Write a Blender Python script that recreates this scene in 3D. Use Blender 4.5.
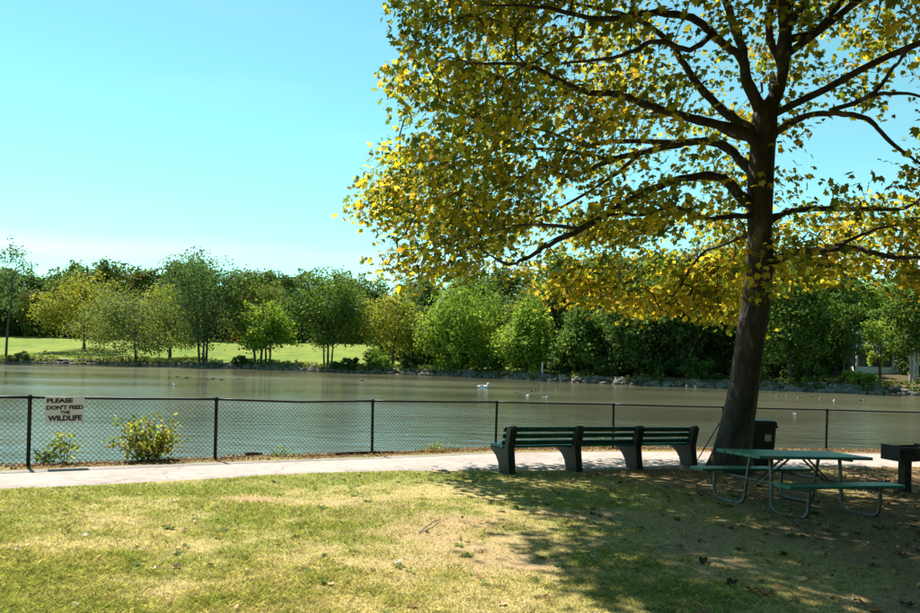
import bpy, math, random
import numpy as np
from mathutils import Matrix, Vector

for o in list(bpy.data.objects): bpy.data.objects.remove(o)
S = bpy.context.scene
COL = S.collection
RNG = np.random.default_rng(11)
random.seed(5)

# ------------------------------------------------------------------ camera
FPX, PX0, PY0 = 722.0, 460.0, 356.0
ROLL = math.radians(1.26)
CAM = np.array([0, 0, 1.65])
cd = bpy.data.cameras.new('camera')
cd.sensor_width = 36.0; cd.lens = FPX / 920 * 36; cd.shift_y = (PY0 - 306.5) / 920
cd.clip_start = 0.05; cd.clip_end = 3000
cam = bpy.data.objects.new('camera', cd); COL.objects.link(cam)
cam.matrix_world = Matrix.Translation(CAM.tolist()) @ Matrix.Rotation(math.radians(90), 4, 'X') @ Matrix.Rotation(ROLL, 4, 'Z')
S.camera = cam

# ------------------------------------------------------------------ sky and sun
SUN_EL, SUN_AZ = math.radians(55), math.radians(35)      # azimuth to the left of the view
SUN_STRENGTH, SKY_STRENGTH, EXPOSURE = 5.0, 0.05, 1.38
sd = bpy.data.lights.new('sun', 'SUN'); sd.energy = SUN_STRENGTH; sd.angle = math.radians(0.53); sd.color = (1.0, 0.95, 0.86)
sun = bpy.data.objects.new('sun', sd); COL.objects.link(sun)
sdir = Vector((-math.sin(SUN_AZ) * math.cos(SUN_EL), math.cos(SUN_AZ) * math.cos(SUN_EL), math.sin(SUN_EL)))
sun.rotation_euler = sdir.to_track_quat('Z', 'Y').to_euler(); sun.location = (-20, 30, 50)

world = bpy.data.worlds.new('World'); S.world = world; world.use_nodes = True
wn, wl = world.node_tree.nodes, world.node_tree.links
wn.clear()
sky = wn.new('ShaderNodeTexSky'); sky.sky_type = 'NISHITA'; sky.sun_disc = False
sky.sun_elevation = SUN_EL; sky.sun_rotation = -SUN_AZ
sky.air_density = 1.0; sky.dust_density = 0.0; sky.ozone_density = 1.5
grade = wn.new('ShaderNodeMix'); grade.data_type = 'RGBA'; grade.blend_type = 'MULTIPLY'; grade.inputs[0].default_value = 1
grade.inputs[7].default_value = (1.08, 1.74, 1.32, 1)      # the cyan cast of this camera's sky
tc = wn.new('ShaderNodeTexCoord')
def wmath(op, a, b=None):
    n = wn.new('ShaderNodeMath'); n.operation = op
    for k, v in enumerate((a, b)):
        if v is None: continue
        if isinstance(v, (int, float)): n.inputs[k].default_value = v
        else: wl.new(v, n.inputs[k])
    return n.outputs[0]
def wnoise(scale, detail, stretch):
    mp = wn.new('ShaderNodeMapping'); mp.inputs['Scale'].default_value = stretch; wl.new(tc.outputs['Generated'], mp.inputs[0])
    n = wn.new('ShaderNodeTexNoise'); n.inputs['Scale'].default_value = scale; n.inputs['Detail'].default_value = detail; wl.new(mp.outputs[0], n.inputs[0]); return n.outputs[0]
sep = wn.new('ShaderNodeSeparateXYZ'); wl.new(tc.outputs['Generated'], sep.inputs[0])
# a thin low streak of cirrus that comes and goes round the horizon, and a breath of it higher up
wav = wnoise(2.0, 3, (1, 1, 3)); brk = wnoise(1.1, 2, (1, 1, 0)); wisp = wnoise(3.0, 7, (1, 1, 7))
dz = wmath('DIVIDE', wmath('SUBTRACT', sep.outputs[2], wmath('ADD', wmath('MULTIPLY', wav, .05), .096)), .013)
streak = wmath('POWER', 2.718, wmath('MULTIPLY', wmath('MULTIPLY', dz, dz), -1))
rp = wn.new('ShaderNodeMapRange'); rp.inputs[1].default_value = .36; rp.inputs[2].default_value = .52; wl.new(brk, rp.inputs[0])
rp2 = wn.new('ShaderNodeMapRange'); rp2.inputs[1].default_value = .52; rp2.inputs[2].default_value = .85; rp2.inputs[4].default_value = .10; wl.new(wisp, rp2.inputs[0])
cl = wmath('MULTIPLY', wmath('MULTIPLY', streak, wmath('ADD', rp.outputs[0], .05)), .62)
cl = wmath('MAXIMUM', cl, rp2.outputs[0])
cm = wn.new('ShaderNodeMix'); cm.data_type = 'RGBA'; cm.inputs[7].default_value = (7.8, 8.6, 9.0, 1)
bg = wn.new('ShaderNodeBackground'); bg.inputs[1].default_value = SKY_STRENGTH
wo = wn.new('ShaderNodeOutputWorld')
wl.new(sky.outputs[0], grade.inputs[6]); wl.new(grade.outputs[2], cm.inputs[6]); wl.new(cl, cm.inputs[0]); wl.new(cm.outputs[2], bg.inputs[0]); wl.new(bg.outputs[0], wo.inputs[0])

S.view_settings.view_transform = 'Standard'; S.view_settings.look = 'None'
S.view_settings.exposure = EXPOSURE; S.view_settings.gamma = 1.0; S.view_settings.use_curve_mapping = False
S.render.engine = 'CYCLES'
S.cycles.max_bounces = 8; S.cycles.transparent_max_bounces = 8

# ------------------------------------------------------------------ measuring
RV = np.array([math.cos(ROLL), 0, math.sin(ROLL)]); UV = np.array([-math.sin(ROLL), 0, math.cos(ROLL)]); FV = np.array([0, 1, 0.])
def at(px, py, d):                       # a point of the photograph at a known distance
    return CAM + d * ((px - PX0) / FPX * RV + (PY0 - py) / FPX * UV + FV)
def proj(P):
    q = np.asarray(P) - CAM; y = np.maximum(q @ FV, 1e-3)
    return PX0 + FPX * (q @ RV) / y, PY0 - FPX * (q @ UV) / y
def sstep(a, b, x):
    t = np.clip((x - a) / (b - a), 0, 1); return t * t * (3 - 2 * t)
_perm = RNG.random((64, 64))
def vnoise(x, y):
    xi, yi = np.floor(x).astype(int), np.floor(y).astype(int); fx, fy = x - xi, y - yi
    fx, fy = fx * fx * (3 - 2 * fx), fy * fy * (3 - 2 * fy)
    g = lambda a, b: _perm[a % 64, b % 64]
    return (g(xi, yi) * (1 - fx) + g(xi + 1, yi) * fx) * (1 - fy) + (g(xi, yi + 1) * (1 - fx) + g(xi + 1, yi + 1) * fx) * fy
def fbm(x, y, s, o=4):
    x, y = np.asarray(x, float), np.asarray(y, float)
    v, a, t = 0, 0.5, 0
    for i in range(o):
        v = v + a * vnoise(x * s + 17.3 * i, y * s + 7.7 * i); t += a; a *= 0.55; s *= 2.1
    return v / t

WATER_Z = -1.25
FENCE = np.array([(-19, 5.5), (-15.0, 7.2), (-12.1, 8.5), (-9.45, 9.95), (-6.87, 11.55), (-4.46, 13.27), (-1.78, 15.0), (0.88, 16.95), (3.89, 18.13), (6.95, 18.95), (10.0, 19.62), (13.1, 20.2), (16.2, 20.75), (22, 21.6), (40, 23)])
PN = np.array([(-30, -4.2), (-19, 2.0), (-12, 5.9), (-8.5, 7.9), (-5.95, 9.4), (-4.95, 10.01), (-3.85, 10.81), (-2.57, 11.8), (-1.0, 12.52), (0.77, 13.03), (4.61, 14.32), (10.36, 16.18), (14, 17.1), (22, 18.6), (40, 20.6)])
PF = np.array([(-30, -1.2), (-19, 4.7), (-12, 8.2), (-9.3, 9.7), (-7.0, 11.05), (-5.93, 11.9), (-4.36, 12.95), (-1.73, 14.6), (0.84, 16.42), (4, 17.6), (9.68, 19.1), (12.57, 19.65), (22, 21.2), (40, 22.6)])
dF = lambda X: np.interp(X, FENCE[:, 0], FENCE[:, 1])
dN = lambda X: np.interp(X, PN[:, 0], PN[:, 1])
dP = lambda X: np.interp(X, PF[:, 0], PF[:, 1])
TBL = (4.7, 10.1)
def gz0(X, Y):                            # the lawn's gentle fall towards the lake
    X, Y = np.asarray(X, float), np.asarray(Y, float)
    w = np.exp(-((X - TBL[0]) ** 2 + (Y - TBL[1]) ** 2) / 5.0)
    return -.0108 * np.clip(X, -25, 25) - .0308 * np.maximum(Y, -6) - .035 * (X - TBL[0]) * w
def gz(X, Y):
    X, Y = np.asarray(X, float), np.asarray(Y, float)
    off = np.abs(Y - np.clip(Y, dN(X), dP(X)))
    und = (fbm(X, Y, .55, 3) - .5) * .06 * sstep(0.0, 1.2, off) * (1 - sstep(-.6, -.1, Y - dF(X)))
    s = (Y - dF(X)) * .85
    z = gz0(X, Y) + und
    return z + (-2.3 - z) * sstep(.25, 2.6, s) + .05 * np.exp(-((s - .1) / .25) ** 2) * (fbm(X, Y, 1.7, 2))

# ------------------------------------------------------------------ mesh helpers
def link(o, parent=None):
    COL.objects.link(o)
    if parent is not None: o.parent = parent
    return o
def mesh_np(name, V, F, mat, cols=None, smooth=False):
    V = np.asarray(V, np.float32); F = np.asarray(F, np.int32)
    m = bpy.data.meshes.new(name); n, k = F.shape
    m.vertices.add(len(V)); m.vertices.foreach_set('co', V.ravel())
    m.loops.add(n * k); m.loops.foreach_set('vertex_index', F.ravel())
    m.polygons.add(n); m.polygons.foreach_set('loop_start', np.arange(0, n * k, k, dtype=np.int32)); m.polygons.foreach_set('loop_total', np.full(n, k, np.int32))
    if smooth: m.polygons.foreach_set('use_smooth', np.ones(n, bool))
    m.update(calc_edges=True)
    if cols is not None:
        c = np.ones((len(V), 4), np.float32); c[:, :cols.shape[1]] = cols
        a = m.color_attributes.new('tint', 'FLOAT_COLOR', 'POINT'); a.data.foreach_set('color', c.ravel())
    if mat: m.materials.append(mat)
    return m
class MB:
    def __init__(s): s.v, s.f, s.c = [], [], []
    def add(s, V, F):
        b = len(s.v); s.v += [tuple(map(float, p)) for p in V]; s.f += [tuple(b + i for i in q) for q in F]; return s
    def box(s, lo, hi, bev=0.0, M=None):
        (x0, y0, z0), (x1, y1, z1) = lo, hi
        if bev <= 0:
            V = [(x0, y0, z0), (x1, y0, z0), (x1, y1, z0), (x0, y1, z0), (x0, y0, z1), (x1, y0, z1), (x1, y1, z1), (x0, y1, z1)]
            F = [(3, 2, 1, 0), (4, 5, 6, 7), (0, 1, 5, 4), (1, 2, 6, 5), (2, 3, 7, 6), (3, 0, 4, 7)]
        else:                              # bevelled along x
            b = min(bev, (y1 - y0) * .45, (z1 - z0) * .45)
            pr = [(y0 + b, z0), (y1 - b, z0), (y1, z0 + b), (y1, z1 - b), (y1 - b, z1), (y0 + b, z1), (y0, z1 - b), (y0, z0 + b)]
            e = b * .6
            rings = [(x0, .5), (x0 + e, 1), (x1 - e, 1), (x1, .5)]
            cy, cz = (y0 + y1) / 2, (z0 + z1) / 2; V = []
            for x, q in rings:
                for (y, z) in pr:
                    if q == 1: V.append((x, y, z))
                    else: V.append((x, y - math.copysign(e * .7, y - cy), z - math.copysign(e * .7, z - cz)))
            F = []
            for r in range(3):
                for i in range(8):
                    j = (i + 1) % 8; F.append((r * 8 + i, (r + 1) * 8 + i, (r + 1) * 8 + j, r * 8 + j)[::-1])
            F.append(tuple(range(8))[::-1][::-1]); F.append(tuple(24 + i for i in range(8))[::-1])
            F[-2] = F[-2][::-1]; F[-1] = F[-1][::-1]
        if M is not None: V = [tuple(M @ Vector(p)) for p in V]
        return s.add(V, F)
    def tube(s, pts, rad, n=8, cap=True):
        pts = [Vector(p) for p in pts]; rs = [float(q) for q in rad] if hasattr(rad, '__len__') else [float(rad)] * len(pts)
        V, F = [], []; up = None
        for i, p in enumerate(pts):
            t = (pts[min(i + 1, len(pts) - 1)] - pts[max(i - 1, 0)]).normalized()
            if up is None: up = Vector((0, 0, 1)) if abs(t.z) < .9 else Vector((1, 0, 0))
            a = t.cross(up)
            if a.length < 1e-4: a = t.orthogonal()
            a.normalize(); b = a.cross(t); up = b
            for k in range(n):
                q = 2 * math.pi * k / n; V.append(tuple(p + rs[i] * (math.cos(q) * a + math.sin(q) * b)))
        for i in range(len(pts) - 1):
            for k in range(n):
                j = (k + 1) % n; F.append((i * n + k, (i + 1) * n + k, (i + 1) * n + j, i * n + j))
        if cap: F.append(tuple(range(n))); F.append(tuple((len(pts) - 1) * n + k for k in range(n))[::-1])
        return s.add(V, F)
    def prism(s, prof, y0, y1):            # profile in x,z extruded along y
        n = len(prof); V = [(x, y0, z) for x, z in prof] + [(x, y1, z) for x, z in prof]
        F = [tuple(range(n)), tuple(range(n, 2 * n))[::-1]] + [(i, i + n, (i + 1) % n + n, (i + 1) % n) for i in range(n)]
        return s.add(V, F)
    def mesh(s, name, mat, smooth=False):
        m = bpy.data.meshes.new(name); m.from_pydata(s.v, [], s.f); m.update()
        if smooth: m.polygons.foreach_set('use_smooth', np.ones(len(m.polygons), bool))
        if mat: m.materials.append(mat)
        return m
    def build(s, name, mat, parent=None, smooth=False):
        return link(bpy.data.objects.new(name, s.mesh(name, mat, smooth)), parent)
def tag(o, label=None, cat=None, group=None, kind=None):
    if label: o['label'] = label
    if cat: o['category'] = cat
    if group: o['group'] = group
    if kind: o['kind'] = kind
    return o
def thing(name, label, cat, loc=(0, 0, 0), rz=0, group=None):
    o = link(bpy.data.objects.new(name, None)); o.location = loc; o.rotation_euler = (0, 0, rz)
    o.empty_display_size = .2
    return tag(o, label, cat, group)
def put(name, mesh, parent=None): return link(bpy.data.objects.new(name, mesh), parent)
def catmull(P, n=6):
    P = [np.asarray(p, float) for p in P]; Q = [2 * P[0] - P[1]] + P + [2 * P[-1] - P[-2]]; out = []
    for i in range(1, len(Q) - 2):
        for k in range(n):
            t = k / n; a, b, c, d = Q[i - 1:i + 3]
            out.append(.5 * (2 * b + (c - a) * t + (2 * a - 5 * b + 4 * c - d) * t * t + (3 * b - a - 3 * c + d) * t ** 3))
    out.append(P[-1]); return np.array(out)

# ------------------------------------------------------------------ materials
def mat_new(name):
    m = bpy.data.materials.new(name); m.use_nodes = True; t = m.node_tree; t.nodes.clear()
    out = t.nodes.new('ShaderNodeOutputMaterial'); return m, t, out
def N(t, typ, **kw):
    n = t.nodes.new(typ)
    for k, v in kw.items():
        if k.startswith('i_'): n.inputs[k[2:].replace('_', ' ')].default_value = v
        else: setattr(n, k, v)
    return n
def ramp(t, fac, stops):
    r = N(t, 'ShaderNodeValToRGB'); e = r.color_ramp.elements
    while len(e) < len(stops): e.new(.5)
    for q, (p, c) in zip(e, stops): q.position = p; q.color = (*c, 1)
    t.links.new(fac, r.inputs[0]); return r.outputs[0]
def mixc(t, fac, a, b, mode='MIX'):
    m = N(t, 'ShaderNodeMix', data_type='RGBA', blend_type=mode)
    for i, v in ((0, fac), (6, a), (7, b)):
        if hasattr(v, 'links') or hasattr(v, 'is_linked'): t.links.new(v, m.inputs[i])
        elif i == 0: m.inputs[0].default_value = v
        else: m.inputs[i].default_value = (*v, 1)
    return m.outputs[2]
def surf(name, c1, c2, scale=8, rough=.8, bump=.3, bscale=30, detail=6, metal=0, spec=.4, extra=None, coord='Object', dist=.01, stretch=None):
    m, t, out = mat_new(name)
    co = N(t, 'ShaderNodeTexCoord').outputs[coord]
    if stretch:
        mpn = N(t, 'ShaderNodeMapping'); mpn.inputs['Scale'].default_value = stretch; t.links.new(co, mpn.inputs[0]); co = mpn.outputs[0]
    n1 = N(t, 'ShaderNodeTexNoise', i_Scale=scale, i_Detail=detail); t.links.new(co, n1.inputs[0])
    c = ramp(t, n1.outputs[0], [(.3, c1), (.7, c2)])
    if extra:
        n3 = N(t, 'ShaderNodeTexNoise', i_Scale=extra[0], i_Detail=4); t.links.new(co, n3.inputs[0])
        f = ramp(t, n3.outputs[0], [(extra[1], (0, 0, 0)), (extra[1] + .08, (1, 1, 1))]); c = mixc(t, f, c, extra[2])
    p = N(t, 'ShaderNodeBsdfPrincipled', i_Roughness=rough, i_Metallic=metal); p.inputs['Specular IOR Level'].default_value = spec
    t.links.new(c, p.inputs[0])
    if bump:
        n2 = N(t, 'ShaderNodeTexNoise', i_Scale=bscale, i_Detail=6); t.links.new(co, n2.inputs[0])
        b = N(t, 'ShaderNodeBump', i_Strength=bump, i_Distance=dist); t.links.new(n2.outputs[0], b.inputs['Height']); t.links.new(b.outputs[0], p.inputs['Normal'])
    t.links.new(p.outputs[0], out.inputs[0]); return m
def leaf_mat(name, trans=.45, rough=.5, gain=1.0):
    m, t, out = mat_new(name)
    a = N(t, 'ShaderNodeAttribute', attribute_name='tint')
    info = N(t, 'ShaderNodeNewGeometry')
    nz = N(t, 'ShaderNodeTexNoise', i_Scale=9.0, i_Detail=2); t.links.new(info.outputs['Position'], nz.inputs[0])
    v = ramp(t, nz.outputs[0], [(.3, (.75 * gain,) * 3), (.7, (1.2 * gain,) * 3)])
    c = mixc(t, 1.0, a.outputs[0], v, 'MULTIPLY')
    p = N(t, 'ShaderNodeBsdfPrincipled', i_Roughness=rough); p.inputs['Specular IOR Level'].default_value = .07
    tr = N(t, 'ShaderNodeBsdfTranslucent'); mx = N(t, 'ShaderNodeMixShader'); mx.inputs[0].default_value = trans
    tc_ = mixc(t, 1.0, c, (1.25, 1.2, .7), 'MULTIPLY')
    t.links.new(c, p.inputs[0]); t.links.new(tc_, tr.inputs[0]); t.links.new(p.outputs[0], mx.inputs[1]); t.links.new(tr.outputs[0], mx.inputs[2]); t.links.new(mx.outputs[0], out.inputs[0])
    return m
M = {}
M['bark'] = surf('plane_bark', (.018, .015, .012), (.06, .05, .04), 7, .9, 1.0, 11, extra=(3.2, .58, (.11, .098, .076)), dist=.06, stretch=(1, 1, .4))
M['twig'] = surf('twig_bark', (.022, .018, .014), (.05, .04, .03), 6, .9, 0)
M['far_bark'] = surf('far_bark', (.05, .042, .034), (.12, .10, .08), 2, .9, .5, 8)
M['pale_bark'] = surf('pale_bark', (.20, .19, .16), (.42, .40, .36), 2, .9, .3, 8)
M['leaf'] = leaf_mat('plane_leaf', .52, .6, 1.3)
M['far_leaf'] = leaf_mat('far_foliage', .42, .6, 1.35)
M['bush_leaf'] = leaf_mat('bush_leaf', .55, .5)
M['grass'] = leaf_mat('grass_blade', .35, .55)
M['litter'] = leaf_mat('dry_leaf', .2, .8)
M['concrete'] = surf('weathered_concrete', (.10, .095, .085), (.19, .18, .16), 6, .9, .5, 40)
M['green'] = surf('green_paint', (.006, .05, .033), (.012, .085, .055), 5, .32, .25, 40, extra=(14, .60, (.07, .12, .09)), stretch=(.25, 1, 1), dist=.004)
M['teal'] = surf('teal_paint', (.009, .13, .094), (.016, .21, .15), 5, .34, .25, 40, extra=(10, .60, (.10, .17, .13)), stretch=(.25, 1, 1), dist=.004)
M['dkgreen'] = surf('dark_green_support', (.007, .012, .010), (.018, .026, .021), 6, .55, .4, 30)
M['galv'] = surf('galvanised_tube', (.10, .105, .105), (.20, .205, .205), 12, .5, .1, 40, metal=.85)
M['vinyl'] = surf('black_vinyl', (.006, .006, .006), (.016, .016, .016), 10, .5, .1, 60, spec=.2)
M['wire'] = surf('coated_wire', (.006, .007, .007), (.016, .016, .015), 10, .7, 0, spec=.15)
M['sign'] = surf('sign_plate', (.50, .52, .52), (.62, .64, .64), 6, .5, .05, 40, extra=(9, .68, (.40, .41, .40)))
M['ink'] = surf('sign_ink', (.012, .012, .014), (.03, .03, .032), 14, .5, 0)
M['iron'] = surf('sooty_iron', (.010, .010, .010), (.035, .032, .03), 10, .6, .4, 40, extra=(7, .68, (.10, .06, .04)))
M['bin'] = surf('black_plastic', (.012, .013, .014), (.028, .03, .03), 8, .45, .1, 40)
M['paper'] = surf('label_paper', (.42, .42, .40), (.6, .6, .57), 12, .7, 0)
M['stone'] = surf('bank_stone', (.05, .043, .034), (.20, .175, .14), .9, .9, .6, 5, coord='Object', dist=.05)
M['siding'] = surf('house_siding', (.15, .17, .15), (.20, .22, .19), 2, .8, .1, 20)
M['brownsiding'] = surf('brown_siding', (.14, .10, .075), (.20, .15, .11), 2, .8, .1, 20)
M['trim'] = surf('white_trim', (.62, .63, .60), (.74, .74, .72), 3, .6, 0)
M['shingle'] = surf('roof_shingle', (.10, .10, .105), (.20, .195, .19), 3, .9, .3, 12)
M['glass'] = surf('window_glass', (.02, .025, .03), (.04, .045, .05), 1, .06, 0, spec=.8)
M['duck'] = surf('duck_plumage', (.05, .035, .025), (.16, .12, .09), 9, .7, 0)
M['goose'] = surf('goose_plumage', (.10, .085, .07), (.22, .19, .16), 6, .7, 0)
M['white_bird'] = surf('white_plumage', (.72, .72, .70), (.80, .80, .78), 6, .7, 0)
M['blackbird'] = surf('dark_head', (.01, .01, .01), (.03, .028, .025), 6, .6, 0)
M['bill'] = surf('bill_horn', (.45, .22, .03), (.55, .30, .05), 6, .5, 0)
M['deadwood'] = surf('grey_deadwood', (.14, .12, .10), (.28, .25, .21), 5, .9, .5, 30)

def ground_mat():
    m, t, out = mat_new('lawn_soil')
    a = N(t, 'ShaderNodeAttribute', attribute_name='tint'); g = N(t, 'ShaderNodeNewGeometry').outputs['Position']
    n1 = N(t, 'ShaderNodeTexNoise', i_Scale=26, i_Detail=8, i_Roughness=.7); t.links.new(g, n1.inputs[0])
    n2 = N(t, 'ShaderNodeTexNoise', i_Scale=90, i_Detail=4); t.links.new(g, n2.inputs[0])
    v = ramp(t, n1.outputs[0], [(.32, (.5, .5, .5)), (.5, (.95, .95, .92)), (.68, (1.35, 1.3, 1.25))])
    c = mixc(t, 1, a.outputs[0], v, 'MULTIPLY')
    p = N(t, 'ShaderNodeBsdfPrincipled', i_Roughness=.95); p.inputs['Specular IOR Level'].default_value = .1
    b = N(t, 'ShaderNodeBump', i_Strength=.7, i_Distance=.02); t.links.new(n1.outputs[0], b.inputs['Height'])
    b2 = N(t, 'ShaderNodeBump', i_Strength=.5, i_Distance=.008); t.links.new(n2.outputs[0], b2.inputs['Height']); t.links.new(b.outputs[0], b2.inputs['Normal'])
    t.links.new(c, p.inputs[0]); t.links.new(b2.outputs[0], p.inputs['Normal']); t.links.new(p.outputs[0], out.inputs[0]); return m
M['ground'] = ground_mat()
def path_mat():
    m, t, out = mat_new('path_asphalt')
    g = N(t, 'ShaderNodeNewGeometry').outputs['Position']
    n1 = N(t, 'ShaderNodeTexNoise', i_Scale=.9, i_Detail=6); n2 = N(t, 'ShaderNodeTexNoise', i_Scale=60, i_Detail=5, i_Roughness=.7); n4 = N(t, 'ShaderNodeTexNoise', i_Scale=6, i_Detail=6)
    vo = N(t, 'ShaderNodeTexVoronoi', feature='DISTANCE_TO_EDGE', i_Scale=.45)
    wv = N(t, 'ShaderNodeTexNoise', i_Scale=2.5, i_Detail=4); wm = N(t, 'ShaderNodeVectorMath', operation='MULTIPLY_ADD'); wm.inputs[1].default_value = (.5, .5, .0)
    for n in (n1, n2, n4, wv): t.links.new(g, n.inputs[0])
    t.links.new(wv.outputs[1], wm.inputs[0]); t.links.new(g, wm.inputs[2]); t.links.new(wm.outputs[0], vo.inputs[0])
    c = ramp(t, n1.outputs[0], [(.3, (.27, .232, .208)), (.7, (.35, .305, .275))])
    c = mixc(t, 1, c, ramp(t, n2.outputs[0], [(.3, (.78, .78, .78)), (.7, (1.14, 1.13, 1.12))]), 'MULTIPLY')
    c = mixc(t, 1, c, ramp(t, n4.outputs[0], [(.35, (.82, .80, .77)), (.55, (1, 1, 1))]), 'MULTIPLY')
    cr = ramp(t, vo.outputs[0], [(.002, (.62, .58, .53)), (.007, (1, 1, 1))]); c = mixc(t, 1, c, cr, 'MULTIPLY')
    p = N(t, 'ShaderNodeBsdfPrincipled', i_Roughness=.9); p.inputs['Specular IOR Level'].default_value = .2
    b = N(t, 'ShaderNodeBump', i_Strength=.5, i_Distance=.006); t.links.new(n2.outputs[0], b.inputs['Height'])
    t.links.new(c, p.inputs[0]); t.links.new(b.outputs[0], p.inputs['Normal']); t.links.new(p.outputs[0], out.inputs[0]); return m
M['path'] = path_mat()
def water_mat():
    m, t, out = mat_new('lake_water')
    g = N(t, 'ShaderNodeNewGeometry').outputs['Position']
    def nz(sc, st, det):
        mpn = N(t, 'ShaderNodeMapping'); mpn.inputs['Scale'].default_value = st; mpn.inputs['Rotation'].default_value = (0, 0, math.radians(-12)); t.links.new(g, mpn.inputs[0])
        n = N(t, 'ShaderNodeTexNoise', i_Scale=sc, i_Detail=det, i_Roughness=.55); t.links.new(mpn.outputs[0], n.inputs[0]); return n.outputs[0]
    a, b, cc = nz(1.1, (.55, 1.3, 1), 3), nz(4.5, (.6, 1.2, 1), 3), nz(.045, (.6, 1.6, 1), 3)
    col = ramp(t, cc, [(.35, (.054, .052, .029)), (.65, (.078, .074, .042))])
    p = N(t, 'ShaderNodeBsdfPrincipled', i_IOR=1.45); p.inputs['Specular IOR Level'].default_value = .5
    rr = ramp(t, cc, [(.35, (.09,) * 3), (.65, (.2,) * 3)]); t.links.new(rr, p.inputs['Roughness'])
    wp = N(t, 'ShaderNodeMapRange'); wp.inputs[1].default_value = .35; wp.inputs[2].default_value = .65; wp.inputs[3].default_value = .45; t.links.new(cc, wp.inputs[0])
    b1 = N(t, 'ShaderNodeBump', i_Distance=.07); t.links.new(wp.outputs[0], b1.inputs['Strength']); t.links.new(a, b1.inputs['Height'])
    b2 = N(t, 'ShaderNodeBump', i_Strength=1.0, i_Distance=.014); t.links.new(b, b2.inputs['Height']); t.links.new(b1.outputs[0], b2.inputs['Normal'])
    t.links.new(col, p.inputs[0]); t.links.new(b2.outputs[0], p.inputs['Normal']); t.links.new(p.outputs[0], out.inputs[0]); return m
M['water'] = water_mat()
def far_ground_mat():
    m, t, out = mat_new('far_lawn')
    g = N(t, 'ShaderNodeNewGeometry').outputs['Position']
    a = N(t, 'ShaderNodeAttribute', attribute_name='tint')
    n1 = N(t, 'ShaderNodeTexNoise', i_Scale=.25, i_Detail=8, i_Roughness=.65); t.links.new(g, n1.inputs[0])
    c = mixc(t, 1, a.outputs[0], ramp(t, n1.outputs[0], [(.3, (.65, .65, .6)), (.7, (1.3, 1.2, 1.1))]), 'MULTIPLY')
    p = N(t, 'ShaderNodeBsdfPrincipled', i_Roughness=.95); p.inputs['Specular IOR Level'].default_value = .1
    n2 = N(t, 'ShaderNodeTexNoise', i_Scale=4, i_Detail=5); t.links.new(g, n2.inputs[0])
    b = N(t, 'ShaderNodeBump', i_Strength=.6, i_Distance=.15); t.links.new(n2.outputs[0], b.inputs['Height']); t.links.new(b.outputs[0], p.inputs['Normal'])
    t.links.new(c, p.inputs[0]); t.links.new(p.outputs[0], out.inputs[0]); return m
M['far_ground'] = far_ground_mat()

# ------------------------------------------------------------------ near ground
GREEN, STRAW, DIRT, LITT = np.array([.17, .205, .045]), np.array([.36, .285, .125]), np.array([.30, .20, .115]), np.array([.17, .095, .05])
def ground_mix(X, Y):
    """lawn cover at a spot: green share, bare-earth share, litter share"""
    g = fbm(X, Y, .6, 4) * .45 + fbm(X + 31, Y + 9, 2.1, 3) * .35 + fbm(X + 3, Y + 19, 7.0, 2) * .2
    green = .12 + .88 * sstep(.34, .66, g + .10 * np.exp(-((Y - dN(X) + .7) / .7) ** 2) - .05 * sstep(1, 4, X))
    spot = np.exp(-(((X + 2.6) / .45) ** 2 + ((Y - 9.3) / .25) ** 2))            # a bare patch
    wear = np.exp(-(((X - .7) / 1.5) ** 2 + ((Y - 6.9) / 1.3) ** 2))             # worn ground left of the shade
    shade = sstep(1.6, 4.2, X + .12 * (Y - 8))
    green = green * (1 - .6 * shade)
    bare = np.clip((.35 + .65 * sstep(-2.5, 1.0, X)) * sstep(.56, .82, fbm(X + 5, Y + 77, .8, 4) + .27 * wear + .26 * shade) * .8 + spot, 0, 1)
    lit = np.exp(-((Y - dF(X) - .05) / .33) ** 2)
    lit = np.clip(lit * 1.2 * sstep(.25, .5, fbm(X, Y, 2.2, 3)), 0, 1) + .55 * sstep(.4, .7, fbm(X - 9, Y, 1.1, 3)) * sstep(4.2, 6.5, X) * (Y < dN(X))
    return green * (1 - bare * .85), bare, np.clip(lit, 0, 1)
def ground_col(X, Y):
    g, b, l = ground_mix(X, Y)
    c = STRAW + (GREEN * .95 - STRAW) * g[..., None]
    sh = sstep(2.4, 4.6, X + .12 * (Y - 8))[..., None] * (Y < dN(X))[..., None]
    c = c * (1 - .35 * sh); c = c + (DIRT * (1 - .55 * sh) - c) * b[..., None]; c = c + (LITT - c) * l[..., None]  # straw and bare soil darkened under the tree to deepen its shade
    s = sstep(.6, 1.6, (Y - dF(X)))[..., None]
    return c + (np.array([.07, .06, .035]) - c) * s
xs = np.concatenate([np.arange(-70, -7, .9), np.arange(-7, 12, .09), np.arange(12, 70, .9)])
ys = np.concatenate([np.arange(-60, 3.5, .8), np.arange(3.5, 21.5, .09), np.arange(21.5, 34, .5)])
GX, GY = np.meshgrid(xs, ys); nx, ny = len(xs), len(ys)
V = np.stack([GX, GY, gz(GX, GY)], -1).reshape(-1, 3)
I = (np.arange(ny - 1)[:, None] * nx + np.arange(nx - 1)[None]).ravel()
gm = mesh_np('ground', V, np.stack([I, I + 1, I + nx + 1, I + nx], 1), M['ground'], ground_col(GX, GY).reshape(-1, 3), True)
tag(put('ground', gm), kind='structure')

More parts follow.
